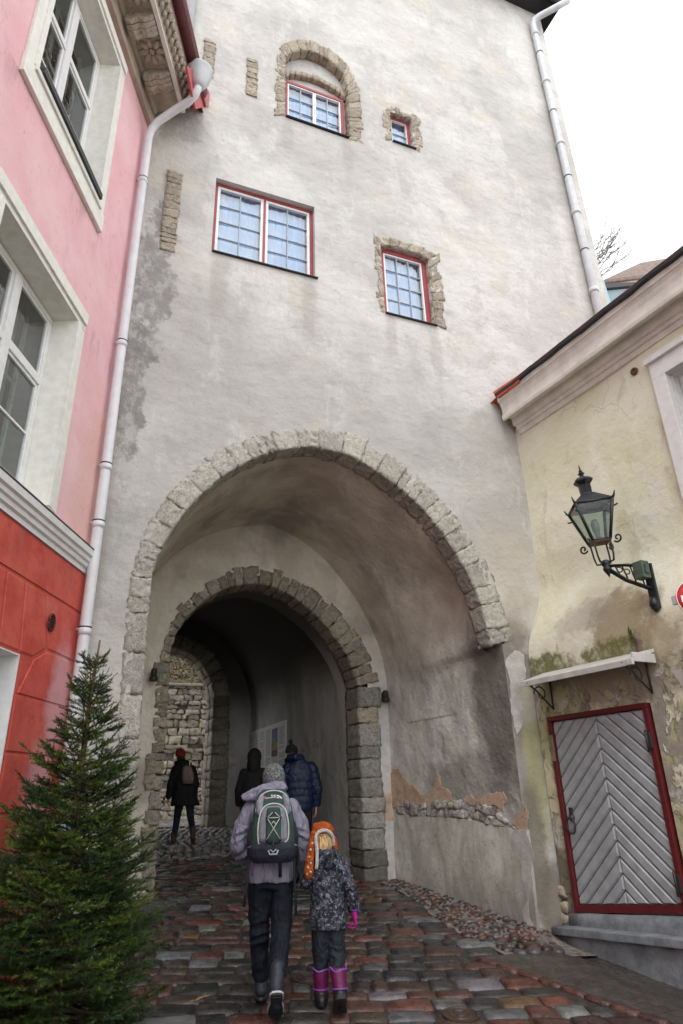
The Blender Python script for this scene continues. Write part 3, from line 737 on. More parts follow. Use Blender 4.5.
rb = MB(); top = [(60, 235), (100, 225), (140, 250), (180, 235), (230, 226), (280, 230), (330, 221), (400, 242), (450, 262), (490, 310), (522, 338)]; bot = [(60, 280), (150, 292), (250, 294), (330, 302), (420, 320), (500, 338)]
T3 = resample([ZW(a, b, 0) for a, b in top], 40); B3 = resample([ZW(a, b, 0) for a, b in bot], 40)
k = 0
while k < 39:
    k2 = min(39, k+random.choice([1, 2, 2, 3]))
    nl = random.choice([1, 2, 2])
    for l in range(nl):
        f0, f1 = l/nl, (l+1)/nl; dp = U(.01, .05)
        c8 = []
        for off in (-.05, dp):
            for f in (f0, f1):
                c8 += [B3[k].lerp(T3[k], f)+WN*off, B3[k2].lerp(T3[k2], f)+WN*off]
        t = U(.55, 1.15); rb.stone(c8, 4, .3, .03, col=(t, t*.98, t*.95), freq=14)
    k = k2
obj('rubble_seam', rb, MT['rubble'], tower, fix=True)
# inner gate wall with its own ring
def A2(zx, zy): return P2(130+zx/2.53, 560+zy/2.53)
out2 = [(1.10, .3), (1.10, 2.2), (1.10, 3.05)] + [A2(*q) for q in ((72, 235), (82, 185), (120, 128), (170, 76), (222, 40), (280, 20), (340, 18), (402, 36), (468, 76), (530, 136), (580, 200), (612, 262), (630, 318))]
in2 = [(1.30, .3), (1.31, 2.2), (1.31, 3.05)] + [A2(*q) for q in ((100, 240), (112, 190), (150, 135), (200, 92), (245, 70), (295, 58), (345, 62), (398, 82), (450, 118), (500, 168), (545, 232), (566, 285), (575, 320))]
I2 = smooth([(x, z, 0) for x, z in in2], 160, 3); O2 = partner(I2, smooth([(x, z, 0) for x, z in out2], 1000, 3))
r2 = MB(); k = 0
while k < 159:
    k2 = min(159, k+random.choice([2, 3, 3, 4, 5])); a, b, c, d = I2[k], I2[k2], O2[k], O2[k2]
    yf = Y2-.012-U(0, .02); t = U(.75, 1.15); ra = (c-a).normalized()*U(-.05, .05); dd = (b-a).normalized()*.006
    C8 = []
    for y in (yf, Y2+.5): C8 += [V((p.x, y, p.y)) for p in (a+dd, b-dd, c+ra+dd, d+ra-dd)]
    r2.stone(C8, 6, .035, .032, col=(t, t*U(.94, 1), t*U(.85, 1)), freq=13); k = k2
zt = I2[-1].y; z = .2
ix, ox = I2[-1].x, O2[-1].x
while z < zt-.05:
    h = U(.16, .40); z2 = min(zt, z+h)
    if zt-z2 < .1: z2 = zt
    t = U(.75, 1.2); o_ = U(-.03, .03); cg = random.choice([(1, 1, 1), (1.0, .93, .80), (.84, .88, .93), (.9, .93, .95), (1.1, 1.05, .95)]); t *= .62 if z < .75 else 1
    r2.stone([V((x, y, q)) for y in (Y2-.03-U(0, .02), Y2+.55) for q in (z+.006, z2-.006) for x in (ix+U(-.01, .01), ox+o_)], 8, .025, .028, col=tuple(t*q for q in cg), freq=14); z = z2
obj('inner_arch_ring', r2, MT['ring2'], tower, fix=True)
iw = MB(); mid2 = [(a*.5+b*.5) for a, b in zip(O2, I2)]; hole2 = [(p.x, p.y) for p in mid2] + [((ix+ox)/2, .0), (1.2, .0)]
vv, ff = cdt([(.45, .05), (5.05, .05), (5.05, 3.3), (4.9, 4.1), (4.5, 4.9), (3.9, 5.6), (2.9, 6.15), (1.9, 5.95), (1.1, 5.35), (.6, 4.5), (.45, 3.5)], [hole2], lambda x, z: V((x, Y2, z)))
iw.add(vv, ff)
obj('inner_gate_wall', iw, MT['passage'], tower)
pc = MB()
def strip2(pl, off):
    p = jag(pl, 2, .1); vv, ff = cdt([(q.x, q.y) for q in p], [], lambda x, y: hit(380+x/3.794, 740+y/3.794, (0, Y2-off, 0), (0, 1, 0))); pc.add(vv, ff)
strip2([(18, 306), (52, 306), (62, 545), (28, 545)], .02)
obj('pale_strip', pc, MT['chalk'], tower)
pc = MB(); strip2([(14, 210), (46, 205), (52, 305), (20, 305)], .016); obj('salmon_strip', pc, MT['peel'], tower)
# inner gate reveal and the dark chamber behind
ch = MB(); n = 50
pa = resample([V((p.x, p.y, 0)) for p in ([V((1.29, -.2, 0))] + [q for q in I2] + [V((4.36, 0, 0))])], n)
pb = [V((2.8+(p.x-2.8)*1.03, p.y+.03 if p.y > 3 else p.y, 0)) for p in pa]
pcx = resample([V((x, z, 0)) for x, z in [(.35, -.2), (.35, 3.4)] + [(2.4-2.05*cos(a), 3.4+2.75*sin(a)) for a in [pi*i/16 for i in range(1, 16)]] + [(4.42, 3.4), (4.42, 0)]], n)
ch.loft([[V((p.x, y, p.y)) for p in pr] for y, pr in ((Y2+.45, pb), (Y2+1.0, pb))], 0, True, False)
ch.add([V((p.x, Y2+1.0, p.y)) for p in pb] + [V((p.x, Y2+1.0, p.y)) for p in pcx], [(i, i+1, n+i+1, n+i) for i in range(n-1)])
ch.loft([[V((p.x, y, p.y)) for p in pcx] for y in (Y2+1.0, 12.5, 13.9)], 0, True, False)
pd = [V((2.4+(p.x-2.4)*1.06, p.y, 0)) for p in pcx]
ch.add([V((p.x, 13.9, p.y)) for p in pcx] + [V((p.x, 13.9, p.y)) for p in pd], [(i, i+1, n+i+1, n+i) for i in range(n-1)])
ch.loft([[V((p.x, y, p.y)) for p in pd] for y in (13.9, 16, 18.02)], 0, True, False)
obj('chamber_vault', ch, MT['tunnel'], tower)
# end wall, exit arch
YE = 18.0
iE = [(1.0, .0), (1.0, 4.0)] + [(2.25-1.25*cos(a), 4.0+1.33*sin(a)) for a in [pi*i/14 for i in range(1, 14)]] + [(3.5, 4.0), (3.5, .0)]
oE = [(.55, .0), (.55, 4.0)] + [(2.25-1.7*cos(a), 4.0+1.75*sin(a)) for a in [pi*i/14 for i in range(1, 14)]] + [(3.97, 4.0), (3.97, .0)]
IE = resample([V((x, z, 0)) for x, z in iE], 120); OE = partner(IE, resample([V((x, z, 0)) for x, z in oE], 900))
re_ = MB(); k = 0
while k < 119:
    k2 = min(119, k+random.choice([2, 3, 4])); t = U(.65, 1.15)
    for dpt in (0, 1):
        C8 = []
        for y in ((YE-.05, YE+.48) if dpt == 0 else (YE+.49, YE+1.02)): C8 += [V((p.x, y, p.y)) for p in (IE[k], IE[k2], OE[k], OE[k2])]
        re_.stone(C8, 4, .15, .035, col=(t, t*.97, t*.92), freq=6)
    k = k2
obj('exit_arch_ring', re_, MT['ring2'], tower, fix=True)
mE = [(a*.5+b*.5) for a, b in zip(IE, OE)]
ew = MB()
for y, bx in ((YE, (.0, 5.2, 6.6)), (TY1, (TX0, TX1, TZ))):
    vv, ff = cdt([(bx[0], -.3), (bx[1], -.3), (bx[1], bx[2]), (bx[0], bx[2])], [[(p.x, max(p.y, -.2)) for p in mE]], lambda x, z: V((x, y, z))); ew.add(vv, ff)
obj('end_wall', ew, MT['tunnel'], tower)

# stones round the tower windows
def band_stones(name, inner, outer, n, mat, y0=-.012, dep=.2):
    b = MB(); A = resample([V((x, z, 0)) for x, z in inner], n); B = resample([V((x, z, 0)) for x, z in outer], n); k = 0
    while k < n-1:
        k2 = min(n-1, k+random.choice([1, 2, 2, 3])); C8 = []; t = U(.75, 1.15)
        a, b_, c, d = A[k], A[k2], B[k], B[k2]; e = (c-a).normalized()*U(-.05, .03)
        for y in (FY+y0+.006-U(0, .012), FY+dep): C8 += [V((p.x, y, p.y)) for p in (a, b_, c+e, d+e)]
        b.stone(C8, 5, .05, .026, col=(t, t*.97, t*.93), freq=16); k = k2
    return obj(name, b, mat, tower, fix=True)
aI = [(2.15, 12.25)] + [(2.15, 13.6)] + [(2.75-.60*cos(a), 13.6+.62*sin(a)) for a in [pi*i/12 for i in range(1, 12)]] + [(3.34, 13.6), (3.34, 12.2)]
aO = [(1.98, 12.15)] + [(1.99, 13.6)] + [(2.76-.78*cos(a), 13.6+.95*sin(a)) for a in [pi*i/12 for i in range(1, 12)]] + [(3.60, 13.6), (3.62, 12.2)]
band_stones('window_arch', aI, aO, 60, MT['surround'])
x0, x1, z0, z1 = WIN['tall']; band_stones('stone_surround', [(x0, z0), (x0, z1), (x1, z1), (x1, z0)], [(x0-.13, z0-.02), (x0-.11, z1+.16), (x1+.22, z1+.17), (x1+.2, z0-.04)], 48, MT['surround'])
x0, x1, z0, z1 = WIN['little']; band_stones('stone_surround', [(x0, z0), (x0, z1), (x1, z1), (x1, z0)], [(x0-.14, z0-.05), (x0-.14, z1+.14), (x1+.18, z1+.16), (x1+.16, z0-.06)], 34, MT['surround'])
for (x0, x1, z0, z1) in ((.72, .91, 12.52, 13.46), (1.46, 1.65, 12.42, 13.37), (.35, .57, 8.62, 10.16)):      # stones left bare of plaster
    b = MB(); z = z0
    while z < z1-.03:
        z2 = min(z1, z+U(.07, .16)); t = U(.8, 1.1)
        b.stone([V((x, y, q)) for y in (FY-.012-U(0, .012), FY+.05) for q in (z+.002, z2-.002) for x in (x0+U(-.012, .012), x1+U(-.012, .012))], 5, .04, .016, col=(t, t*.97, t*.94), freq=15); z = z2
    obj('bare_stones', b, MT['surround'], tower, fix=True)
def tower_window(key, label, cols, rows, leaves, red=.05):
    x0, x1, z0, z1 = WIN[key]; y = FY+.13
    f = MB(); w_ = red
    f.box(((x0+x1)/2, y, z1-w_/2), (x1-x0-.004, .09, w_), bev=.006); f.box(((x0+x1)/2, y, z0+w_*.4), (x1-x0-.004, .09, w_*.8), bev=.006)
    for x in (x0+w_/2, x1-w_/2): f.box((x, y, (z0+z1)/2), (w_-.004, .085, z1-z0-2*w_), bev=.006)
    lw_ = (x1-x0-2*w_)/leaves
    if leaves > 1 and key == 'big': f.box(((x0+x1)/2, y-.012, (z0+z1)/2), (.035, .07, z1-z0-2*w_), bev=.005)
    fo = obj('window', f, MT['redwood'], tower, label)
    s = MB(); gl = MB(); bar = MB(); bl = MB(); t_ = dict(big=.042, arched=.026, little=.014, tall=.028)[key]
    for l in range(leaves):
        a, b = x0+w_+l*lw_+(.018 if l and key == 'big' else .003), x0+w_+(l+1)*lw_-(.018 if l < leaves-1 and key == 'big' else .003); c, d = z0+w_*.8+.003, z1-w_-.003; t = t_
        for x in (a+t/2, b-t/2): s.box((x, y-.01, (c+d)/2), (t, .05, d-c), bev=.005)
        for q in (c+t/2, d-t/2): s.box(((a+b)/2, y-.01, q), (b-a-2*t-.002, .048, t), bev=.005)
        ia, ib, ic, id_ = a+t, b-t, c+t, d-t
        for i in range(1, cols): bar.box((ia+(ib-ia)*i/cols, y-.005, (ic+id_)/2), (.015, .03, id_-ic), bev=.004)
        for i in range(1, rows): bar.box(((ia+ib)/2, y-.004, ic+(id_-ic)*i/rows), (ib-ia, .026, .012), bev=.003)
        for i in range(cols):
            for j in range(rows):       # each small pane sits at its own slight angle
                pa_, pb_, pc_, pd_ = ia+(ib-ia)*i/cols, ia+(ib-ia)*(i+1)/cols, ic+(id_-ic)*j/rows, ic+(id_-ic)*(j+1)/rows; e = [U(-.008, .008) for _ in range(4)]
                gl.add([(pa_, y+.012+e[0], pc_), (pb_, y+.012+e[1], pc_), (pb_, y+.012+e[2], pd_), (pa_, y+.012+e[3], pd_)], [(0, 1, 2, 3)])
        wv = [V((ia+(ib-ia)*i/24, y+.10+.02*sin(i*1.7), 0)) for i in range(25)]
        bl.loft([[p+V((0, 0, q)) for p in wv] for q in (ic, id_+.12)], 0, True, False)
        pl = MB()
        for q in (.25, .5, .75): pl.box(((ia+ib)/2, y+.07, ic+(id_-ic)*q), (ib-ia, .01, .03))
    obj('casement', s, MT['white'], fo); obj('glazing_bars', bar, MT['bar'], fo); obj('pane', gl, MT['glass'], fo); obj('curtain', bl, MT['blind'], fo)
    si = MB(); si.box(((x0+x1)/2+.02, FY+.02, z0-.018), (x1-x0+.03, .13, .012), bev=.003); obj('sill', si, MT['dark'], fo)
tower_window('big', 'wide window with two white casements of eight panes', 2, 4, 2)
tower_window('arched', 'red framed window under a stone arch', 2, 3, 2, .06)
tower_window('little', 'small red framed window of two panes', 1, 2, 1, .06)
tower_window('tall', 'red framed window of twelve panes in a stone surround', 3, 4, 1, .085)
ti = MB(); aa = [(2.19, 13.36), (2.3, 13.50), (2.75, 13.60), (3.2, 13.48), (3.31, 13.36)]; bb = [(2.17, 13.50), (2.3, 13.63), (2.75, 13.74), (3.2, 13.62), (3.33, 13.48)]
A = resample([V((x, z, 0)) for x, z in aa], 12); B = resample([V((x, z, 0)) for x, z in bb], 12)
for k in range(11): ti.stone([V((p.x, y, p.y)) for y in (FY+.06, FY+.2) for p in (A[k], A[k+1], B[k], B[k+1])], 3, .2, .02, col=(.95, .9, .85))
obj('window_lintel', ti, MT['surround'], tower, fix=True)
# drain pipe and eave on the tower's right edge
dp = MB(); px = 8.22
dp.tube([(px, FY-.10, 6.0), (px, FY-.10, 12), (px, FY-.10, 18.25), (px+.03, FY-.12, 18.42), (px+.15, FY-.2, 18.52), (px+.5, FY-.42, 18.72), (px+.8, FY-.55, 18.95)], .075, 14)
for z in (8.2, 10.2, 12.2, 14.2, 16.2, 17.9): dp.tube([(px, FY-.10, z-.05), (px, FY-.10, z+.05)], .088, 14); 
tp = obj('downpipe', dp, MT['greypipe'], tower)
cl = MB()
for z in (9.2, 11.2, 13.2, 15.2, 17.2):
    cl = MB(); cl.tube([(px, FY-.10, z-.012), (px, FY-.10, z+.012)], .082, 14); cl.box((px, FY-.04, z), (.02, .09, .02)); obj('pipe_clamp', cl, MT['iron'], tp)
ev = MB(); ev.box(((TX0+TX1)/2+.1, (FY+TY1)/2-.1, TZ+.06), (TX1-TX0+.5, TY1-FY+.5, .12)); ev.tube([(TX0, FY-.42, TZ+.06), (TX1+.3, FY-.42, TZ+.06)], .08, 10)
obj('eave', ev, MT['dark'], tower)
dp = MB(); dp.tube([(.43, FY-.1, 12.4), (.43, FY-.1, 19)], .08, 12); obj('downpipe', dp, MT['greypipe'], tower, 'grey pipe running up behind the pink house eave')
# two small black floodlights on the inner gate wall
def wall_light(x, z, label):
    t = thing('wall_light', label, 'wall light', (x, Y2, z), 'black lights beside the inner arch')
    b = MB(); b.lathe((x, Y2-.10, z-.09), [(.050, 0), (.062, .01), (.062, .05), (.048, .06), (.044, .16), (.036, .18)], 14); obj('lamp_body', b, MT['dark'], t)
    b = MB(); b.box((x, Y2-.012, z), (.07, .02, .14), bev=.006); b.box((x, Y2-.04, z-.02), (.03, .06, .03)); obj('bracket', b, MT['dark'], t)
lx, lz = P2(153, 676); wall_light(max(lx, .98), lz, 'small black wall light on the plaster to the left of the inner arch')
lx, lz = P2(383, 697); wall_light(lx, lz, 'small black wall light on the plaster to the right of the inner arch')
# notice board on the chamber wall
XN = 4.42+.06*2.02-.005
XN = 2.4+(4.42-2.4)*1.06
nb = thing('notice_board', 'large white printed notice with a coloured picture on the dark passage wall', 'notice board', (XN, 16, 2.6))
p0 = hit(250, 731, (XN, 0, 0), (1, 0, 0)); p1 = hit(287, 722, (XN, 0, 0), (1, 0, 0)); pb_ = hit(288, 772, (XN, 0, 0), (1, 0, 0))
ya, yb, za, zb = p0.y, p1.y, (p0.z+p1.z)/2, pb_.z
b = MB(); b.box((XN-.02, (ya+yb)/2, (za+zb)/2), (.03, ya-yb, za-zb), bev=.004); obj('panel', b, MT['board'], nb)
ink = MB(); nc = 6; cw = (ya-yb)/nc
for c in range(nc):
    z = za-.10
    while z > zb+.06:
        inpic = (c == nc-2 and za-.72 < z < za-.10)
        if not inpic and R_() < .93: 
            ln = cw*U(.62, .8); ink.box((XN-.037, ya-c*cw-cw*.1-ln/2, z), (.002, ln, .012))
        z -= .032 if c % 2 else .036
obj('printed_text', ink, MT['ink'], nb)
py0, py1 = ya-cw*4.05, ya-cw*5.0+.06
b = MB(); b.box((XN-.037, (py0+py1)/2, za-.42), (.004, py0-py1, .62), mi=0)
b.box((XN-.040, (py0+py1)/2, za-.66), (.004, (py0-py1)*.98, .13), mi=2)
for i in range(6):
    yq = py0+(py1-py0)*(i+.5)/6; h = U(.12, .32); b.box((XN-.041, yq, za-.60+h/2), (.004, abs(py0-py1)/8, h), mi=1)
obj('picture', b, [MT['photo_sky'], MT['photo_gold'], MT['photo_dark']], nb)

# ------------------------------------------------------------------ yard behind the gate
yw = MB(); z = .6; ztop = 5.25
while z < ztop-.04:
    h = U(.11, .20) if R_() < .7 else U(.2, .3); z2 = min(ztop, z+h); x = -2+U(0, .3)
    while x < 7:
        l = U(.16, .55); t = U(.65, 1.25); dpt = U(-.05, .03); sl = .035*(x-3)
        if R_() < .95: yw.stone([V((q, y, zz+.04*noise.noise(V((q*.8, zz, 0)))+sl*.0)) for y in (24+dpt, 24.3) for zz in (z+.008, z2-.008) for q in (x+.008, x+l-.008)], 4, .16, .07, col=(t, t*U(.93, 1), t*U(.85, .98)), freq=7)
        x += l
    z = z2
yard = thing('stone_wall', 'rough limestone retaining wall in the sunlit yard beyond the gate', 'stone wall', (2.5, 24, .9))
obj('stonework', yw, MT['yard'], yard, fix=True)
b = MB(); b.box((2.5, 24.35, 2.8), (9.4, .4, 4.9)); obj('mortar_backing', b, MT['mortar'], yard)
b = MB(); b.stone([V((x, y, zz)) for y in (23.88, 24.6) for zz in (ztop, ztop+.09) for x in (-2, 7)], 14, .05, .02, col=WHITE); obj('coping', b, MT['yard'], yard, fix=True)
sl = MB(); 
vs_ = [V((-3+11*i/20, 24.5+7*j/12, ztop-.1+.62*7*j/12+.25*noise.noise(V((i*.5, j*.5, 0))))) for j in range(13) for i in range(21)]
sl.add(vs_, [(j*21+i, j*21+i+1, (j+1)*21+i+1, (j+1)*21+i) for j in range(12) for i in range(20)], 0, True)
stru('bank', sl, MT['hill'])
iv = MB()
for _ in range(5200):
    x, y = U(-1, 6), U(24.1, 28); zb_ = ztop+.0+.62*(max(y, 24.5)-24.5); p = V((x, y, zb_+U(-.02, .28))); d = V((U(-1, 1), U(-1.2, .4), U(-.9, .8))).normalized(); e = d.cross(V((U(-1, 1), U(-1, 1), U(-1, 1)))).normalized(); l = U(.07, .26)
    k = U(.5, 1.6); c = random.choice([(.13, .075, .03), (.20, .13, .06), (.075, .055, .03), (.055, .065, .025)])
    iv.add([p, p+d*l*.5+e*l*.13, p+d*l, p+d*l*.5-e*l*.13], [(0, 1, 2, 3)], 0, False, tuple(q*k for q in c))
stru('ivy', iv, needle_mat(), 'stuff')

# ------------------------------------------------------------------ pink house (left)
pink = thing('pink_house', 'old town house with red ground floor and pink upper walls left of the tower', 'house', LC+LD*2)
TL = 13.0; ZL = 11.25
LW = dict(upper=(1.22, 2.72, 8.0, 10.45), lower=(1.22, 2.74, 4.14, 6.28))
LDOOR = (1.20, 2.6, -.6, 2.76)
wl = MB(); more = []
for off in (3.6, 7.2):
    for (a, b, c, d) in LW.values(): more.append((a+off, b+off, c, d))
hl = [rect(*r) for r in LW.values()] + [rect(*r) for r in more] + [rect(*LDOOR)]
vv, ff = cdt([(-.02, -.9), (TL, -.9), (TL, ZL), (-.02, ZL)], hl, lambda t, z: L3(t, z)); wl.add(vv, [f[::-1] for f in ff])
wl.add([L3(-.02, -.9), L3(-.02, ZL), L3(-.02, ZL, -6), L3(-.02, -.9, -6)], [(0, 1, 2, 3)])
wl.add([L3(TL, -.9), L3(TL, ZL), L3(TL, ZL, -6), L3(TL, -.9, -6)], [(3, 2, 1, 0)])
wl.add([L3(-.02, ZL-.02), L3(TL, ZL-.02), L3(TL, ZL-.02, -6), L3(-.02, ZL-.02, -6)], [(0, 1, 2, 3)])
wl.add([L3(-.02, -.9, -6), L3(TL, -.9, -6), L3(TL, ZL, -6), L3(-.02, ZL, -6)], [(0, 1, 2, 3)])
obj('wall', wl, MT['pink'], pink)
# rusticated bands: raised blocks of red render, the gaps are the grooves
ru = MB()
def rblock(poly, n0=.002, n1=.011):
    a = [L3(t, z, n0) for t, z in poly]; c = V((0, 0, 0))
    for q in a: c += q
    c /= len(a); b = [c+(q-c)*.995+LN*(n1-n0) for q in a]; k = len(a)
    inner = [c+(q-c)*(1-.018/max(.05, (q-c).length))+LN*(n1-n0) for q in a]
    ru.add(a+inner, [(i, (i+1) % k, k+(i+1) % k, k+i) for i in range(k)] + [list(range(k, 2*k))])
hz = [3.375, 2.89, 2.44, 1.98, 1.52, 1.06, .6, .14]
gt = 0.012
rblock([(0.02, 3.40), (TL-.1, 3.40), (TL-.1, 3.79), (0.02, 3.79)])
# fan of blocks over the opening
rblock([(.02, 2.90), (.74, 2.90), (.92, 3.37), (.02, 3.37)])
rblock([(.77, 2.90), (.99, 2.78), (1.22, 2.78), (1.30, 3.37), (.95, 3.37)])
rblock([(1.245, 2.78), (1.55, 2.78), (1.62, 3.37), (1.33, 3.37)])
rblock([(1.575, 2.78), (2.25, 2.78), (2.25, 3.37), (1.65, 3.37)])
rblock([(2.28, 2.78), (TL-.1, 2.78), (TL-.1, 3.37), (2.28, 3.37)])
rblock([(.02, 2.45), (1.15, 2.45), (.965, 2.76), (.745, 2.875), (.02, 2.875)])
for a, b in zip(hz[2:], hz[3:]):
    rblock([(.02, b+.012), (1.18, b+.012), (1.18, a-.006), (.02, a-.006)]); rblock([(2.63, b+.012), (TL-.1, b+.012), (TL-.1, a-.006), (2.63, a-.006)])
obj('rusticated_render', ru, MT['pink'], pink, fix=True)
vt = MB(); c = L3(.77, 3.14, .024); q = Matrix((LD, V((0, 0, 1)), LN)).transposed()
vt.add([c + LD*.055*cos(2*pi*i/20)+V((0, 0, .075*sin(2*pi*i/20))) for i in range(20)], [list(range(20))])
vo = obj('air_vent', vt, MT['dark'], pink)
vt = MB()
for k in range(6): vt.tube([c+LD*(.048*sqrt(1-((k-2.5)/3.2)**2))+V((0, 0, (k-2.5)*.024))+LN*.006, c-LD*(.048*sqrt(1-((k-2.5)/3.2)**2))+V((0, 0, (k-2.5)*.024))+LN*.006], .005, 6)
vt.tube([c+LN*.004 + LD*.062*cos(2*pi*i/20)+V((0, 0, .082*sin(2*pi*i/20))) for i in range(21)], .007, 6)
obj('vent_grille', vt, MT['doorred'], vo)
def lbox(mb, t0, t1, z0, z1, n0, n1, bev=.0): mb.box(L3((t0+t1)/2, (z0+z1)/2, (n0+n1)/2), (abs(t1-t0), abs(n1-n0), abs(z1-z0)), LM, bev=bev)
# white ground-floor opening
b = MB(); t0, t1, z0, z1 = LDOOR
for (a, c_) in ((t0, t0+.012), (t1-.012, t1)): lbox(b, a, c_, z0, z1, -.30, .004)
lbox(b, t0+.013, t1-.013, z1-.012, z1, -.30, .004); lbox(b, t0+.012, t1-.012, z0, z1-.013, -.33, -.30)
do = obj('doorway', b, MT['white'], pink)
# string course between the storeys
mo_ = MB()
prof = [(0, 3.80), (.03, 3.80), (.03, 3.845), (.055, 3.86), (.058, 3.90), (.08, 3.915), (.082, 3.955), (.108, 3.97), (.112, 4.035), (.095, 4.05), (0, 4.07)]
mo_.loft([[L3(t, z, n) for n, z in prof] for t in (.13, TL)], 0, False, True, True)
mc = obj('string_course', mo_, MT['white'], pink, fix=True)
dl = MB(); lbox(dl, .125, TL, 4.036, 4.052, .02, .115); obj('lead_flashing', dl, MT['dark'], mc)
# windows
def pink_window(key, off=0, label=None):
    t0, t1, z0, z1 = LW[key]; t0 += off; t1 += off
    b = MB(); cw_ = .19
    zt_, zb_ = z1+.0, z0
    for a, c_, s_ in ((t0-cw_, t0, 1), (t1, t1+cw_, 1)):
        lbox(b, a, c_, z0-(.0 if key == 'lower' else .02), z1-.001, .001, .035, .004)
        lbox(b, a+(.12 if a < t0 else 0.002), c_-(.002 if a < t0 else .12), z0, z1-.002, .034, .055, .004)
    lbox(b, t0-cw_, t1+cw_, z1, z1+.20, .001, .04, .004); lbox(b, t0-cw_+.02, t1+cw_-.02, z1+.06, z1+.20, .038, .065, .004)
    fr_ = obj('window', b, MT['cream'], pink, label)
    b = MB(); dpt = -.27      # splayed reveals
    for a, s_ in ((t0, 1), (t1, -1)): b.add([L3(a, z0, .02), L3(a, z1, .02), L3(a+s_*.05, z1, dpt), L3(a+s_*.05, z0, dpt)], [(0, 1, 2, 3)])
    b.add([L3(t0, z1, .02), L3(t1, z1, .02), L3(t1, z1-.03, dpt), L3(t0, z1-.03, dpt)], [(0, 1, 2, 3)]); b.add([L3(t0, z0, .02), L3(t1, z0, .02), L3(t1, z0, dpt), L3(t0, z0, dpt)], [(3, 2, 1, 0)])
    obj('reveal', b, MT['cream'], fr_)
    b = MB(); n_ = -.22; a, c_ = t0+.045, t1-.045; d, e = z0+.01, z1-.035; w_ = .055
    lbox(b, a, c_, e-w_, e, n_-.04, n_+.02, .006); lbox(b, a, c_, d, d+w_, n_-.04, n_+.02, .006)
    for x in (a, c_-w_): lbox(b, x, x+w_, d+w_, e-w_, n_-.04, n_+.02, .006)
    m_ = (a+c_)/2; tr = d+(e-d)*.62
    lbox(b, m_-.06, m_+.06, d+w_, e-w_, n_-.035, n_+.035, .008)
    for (p, q) in ((a+w_, m_-.06), (m_+.06, c_-w_)):
        lbox(b, p, q, tr-.04, tr+.04, n_-.035, n_+.03, .006)
        for (r, s_) in ((d+w_, tr-.04), (tr+.04, e-w_)):
            for x in (p, q-.035): lbox(b, x, x+.035, r, s_, n_-.02, n_+.012, .004)
            for z in (r, s_-.035): lbox(b, p+.036, q-.036, z, z+.035, n_-.02, n_+.012, .004)
        if True: lbox(b, p+.036, q-.036, d+(tr-d)*.52, d+(tr-d)*.52+.022, n_-.015, n_+.008, .003)
    obj('casement', b, MT['white'], fr_)
    b = MB(); b.add([L3(t, z, n_-.008) for t, z in rect(a+.02, c_-.02, d+.02, e-.02)], [(0, 1, 2, 3)]); obj('pane', b, MT['oldglass'], fr_)
    b = MB(); n2 = -.42               # inner winter window
    for x in (a+.06, m_-.03, c_-.10): lbox(b, x, x+.05, d+.02, e, n2-.03, n2, .004)
    for z in (d+.02, tr-.03, e-.06): lbox(b, a+.06, c_-.06, z, z+.05, n2-.045, n2-.032, .004)
    wv = [(a+.1+(.22)*i/14, n2-.10+.02*sin(i*2.2)) for i in range(15)]
    for s_ in (0, 1):
        b.loft([[L3(t if not s_ else a+c_-t, z, n) for t, n in wv] for z in (d, e)], 0, True, False)
    obj('inner_frame', b, simple('dim_inner_frame', (.34, .37, .34), .7), fr_)
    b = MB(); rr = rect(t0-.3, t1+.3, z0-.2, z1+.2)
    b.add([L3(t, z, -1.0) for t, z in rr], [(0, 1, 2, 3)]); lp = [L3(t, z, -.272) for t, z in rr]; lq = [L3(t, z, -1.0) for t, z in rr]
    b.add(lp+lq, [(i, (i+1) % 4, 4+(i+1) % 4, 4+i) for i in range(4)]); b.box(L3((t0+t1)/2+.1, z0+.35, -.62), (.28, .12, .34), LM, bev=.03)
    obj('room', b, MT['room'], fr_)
    if key == 'upper':
        b = MB(); lbox(b, t0-cw_-.01, t1+cw_+.01, z0-.28, z0-.02, .001, .05, .008); lbox(b, t0-.06, t1+.06, z0-.06, z0, -.18, .075, .006)
        obj('apron_sill', b, MT['cream'], fr_)
        b = MB(); lbox(b, t0+.02, t1-.02, z0+.004, z0+.085, .0, .10, .004); obj('sill_flashing', b, MT['dark'], fr_)
pink_window('upper', label='upper window with black sill strip'); pink_window('lower', label='tall lower window standing on the string course')
for off in (3.6, 7.2): pink_window('upper', off); pink_window('lower', off)
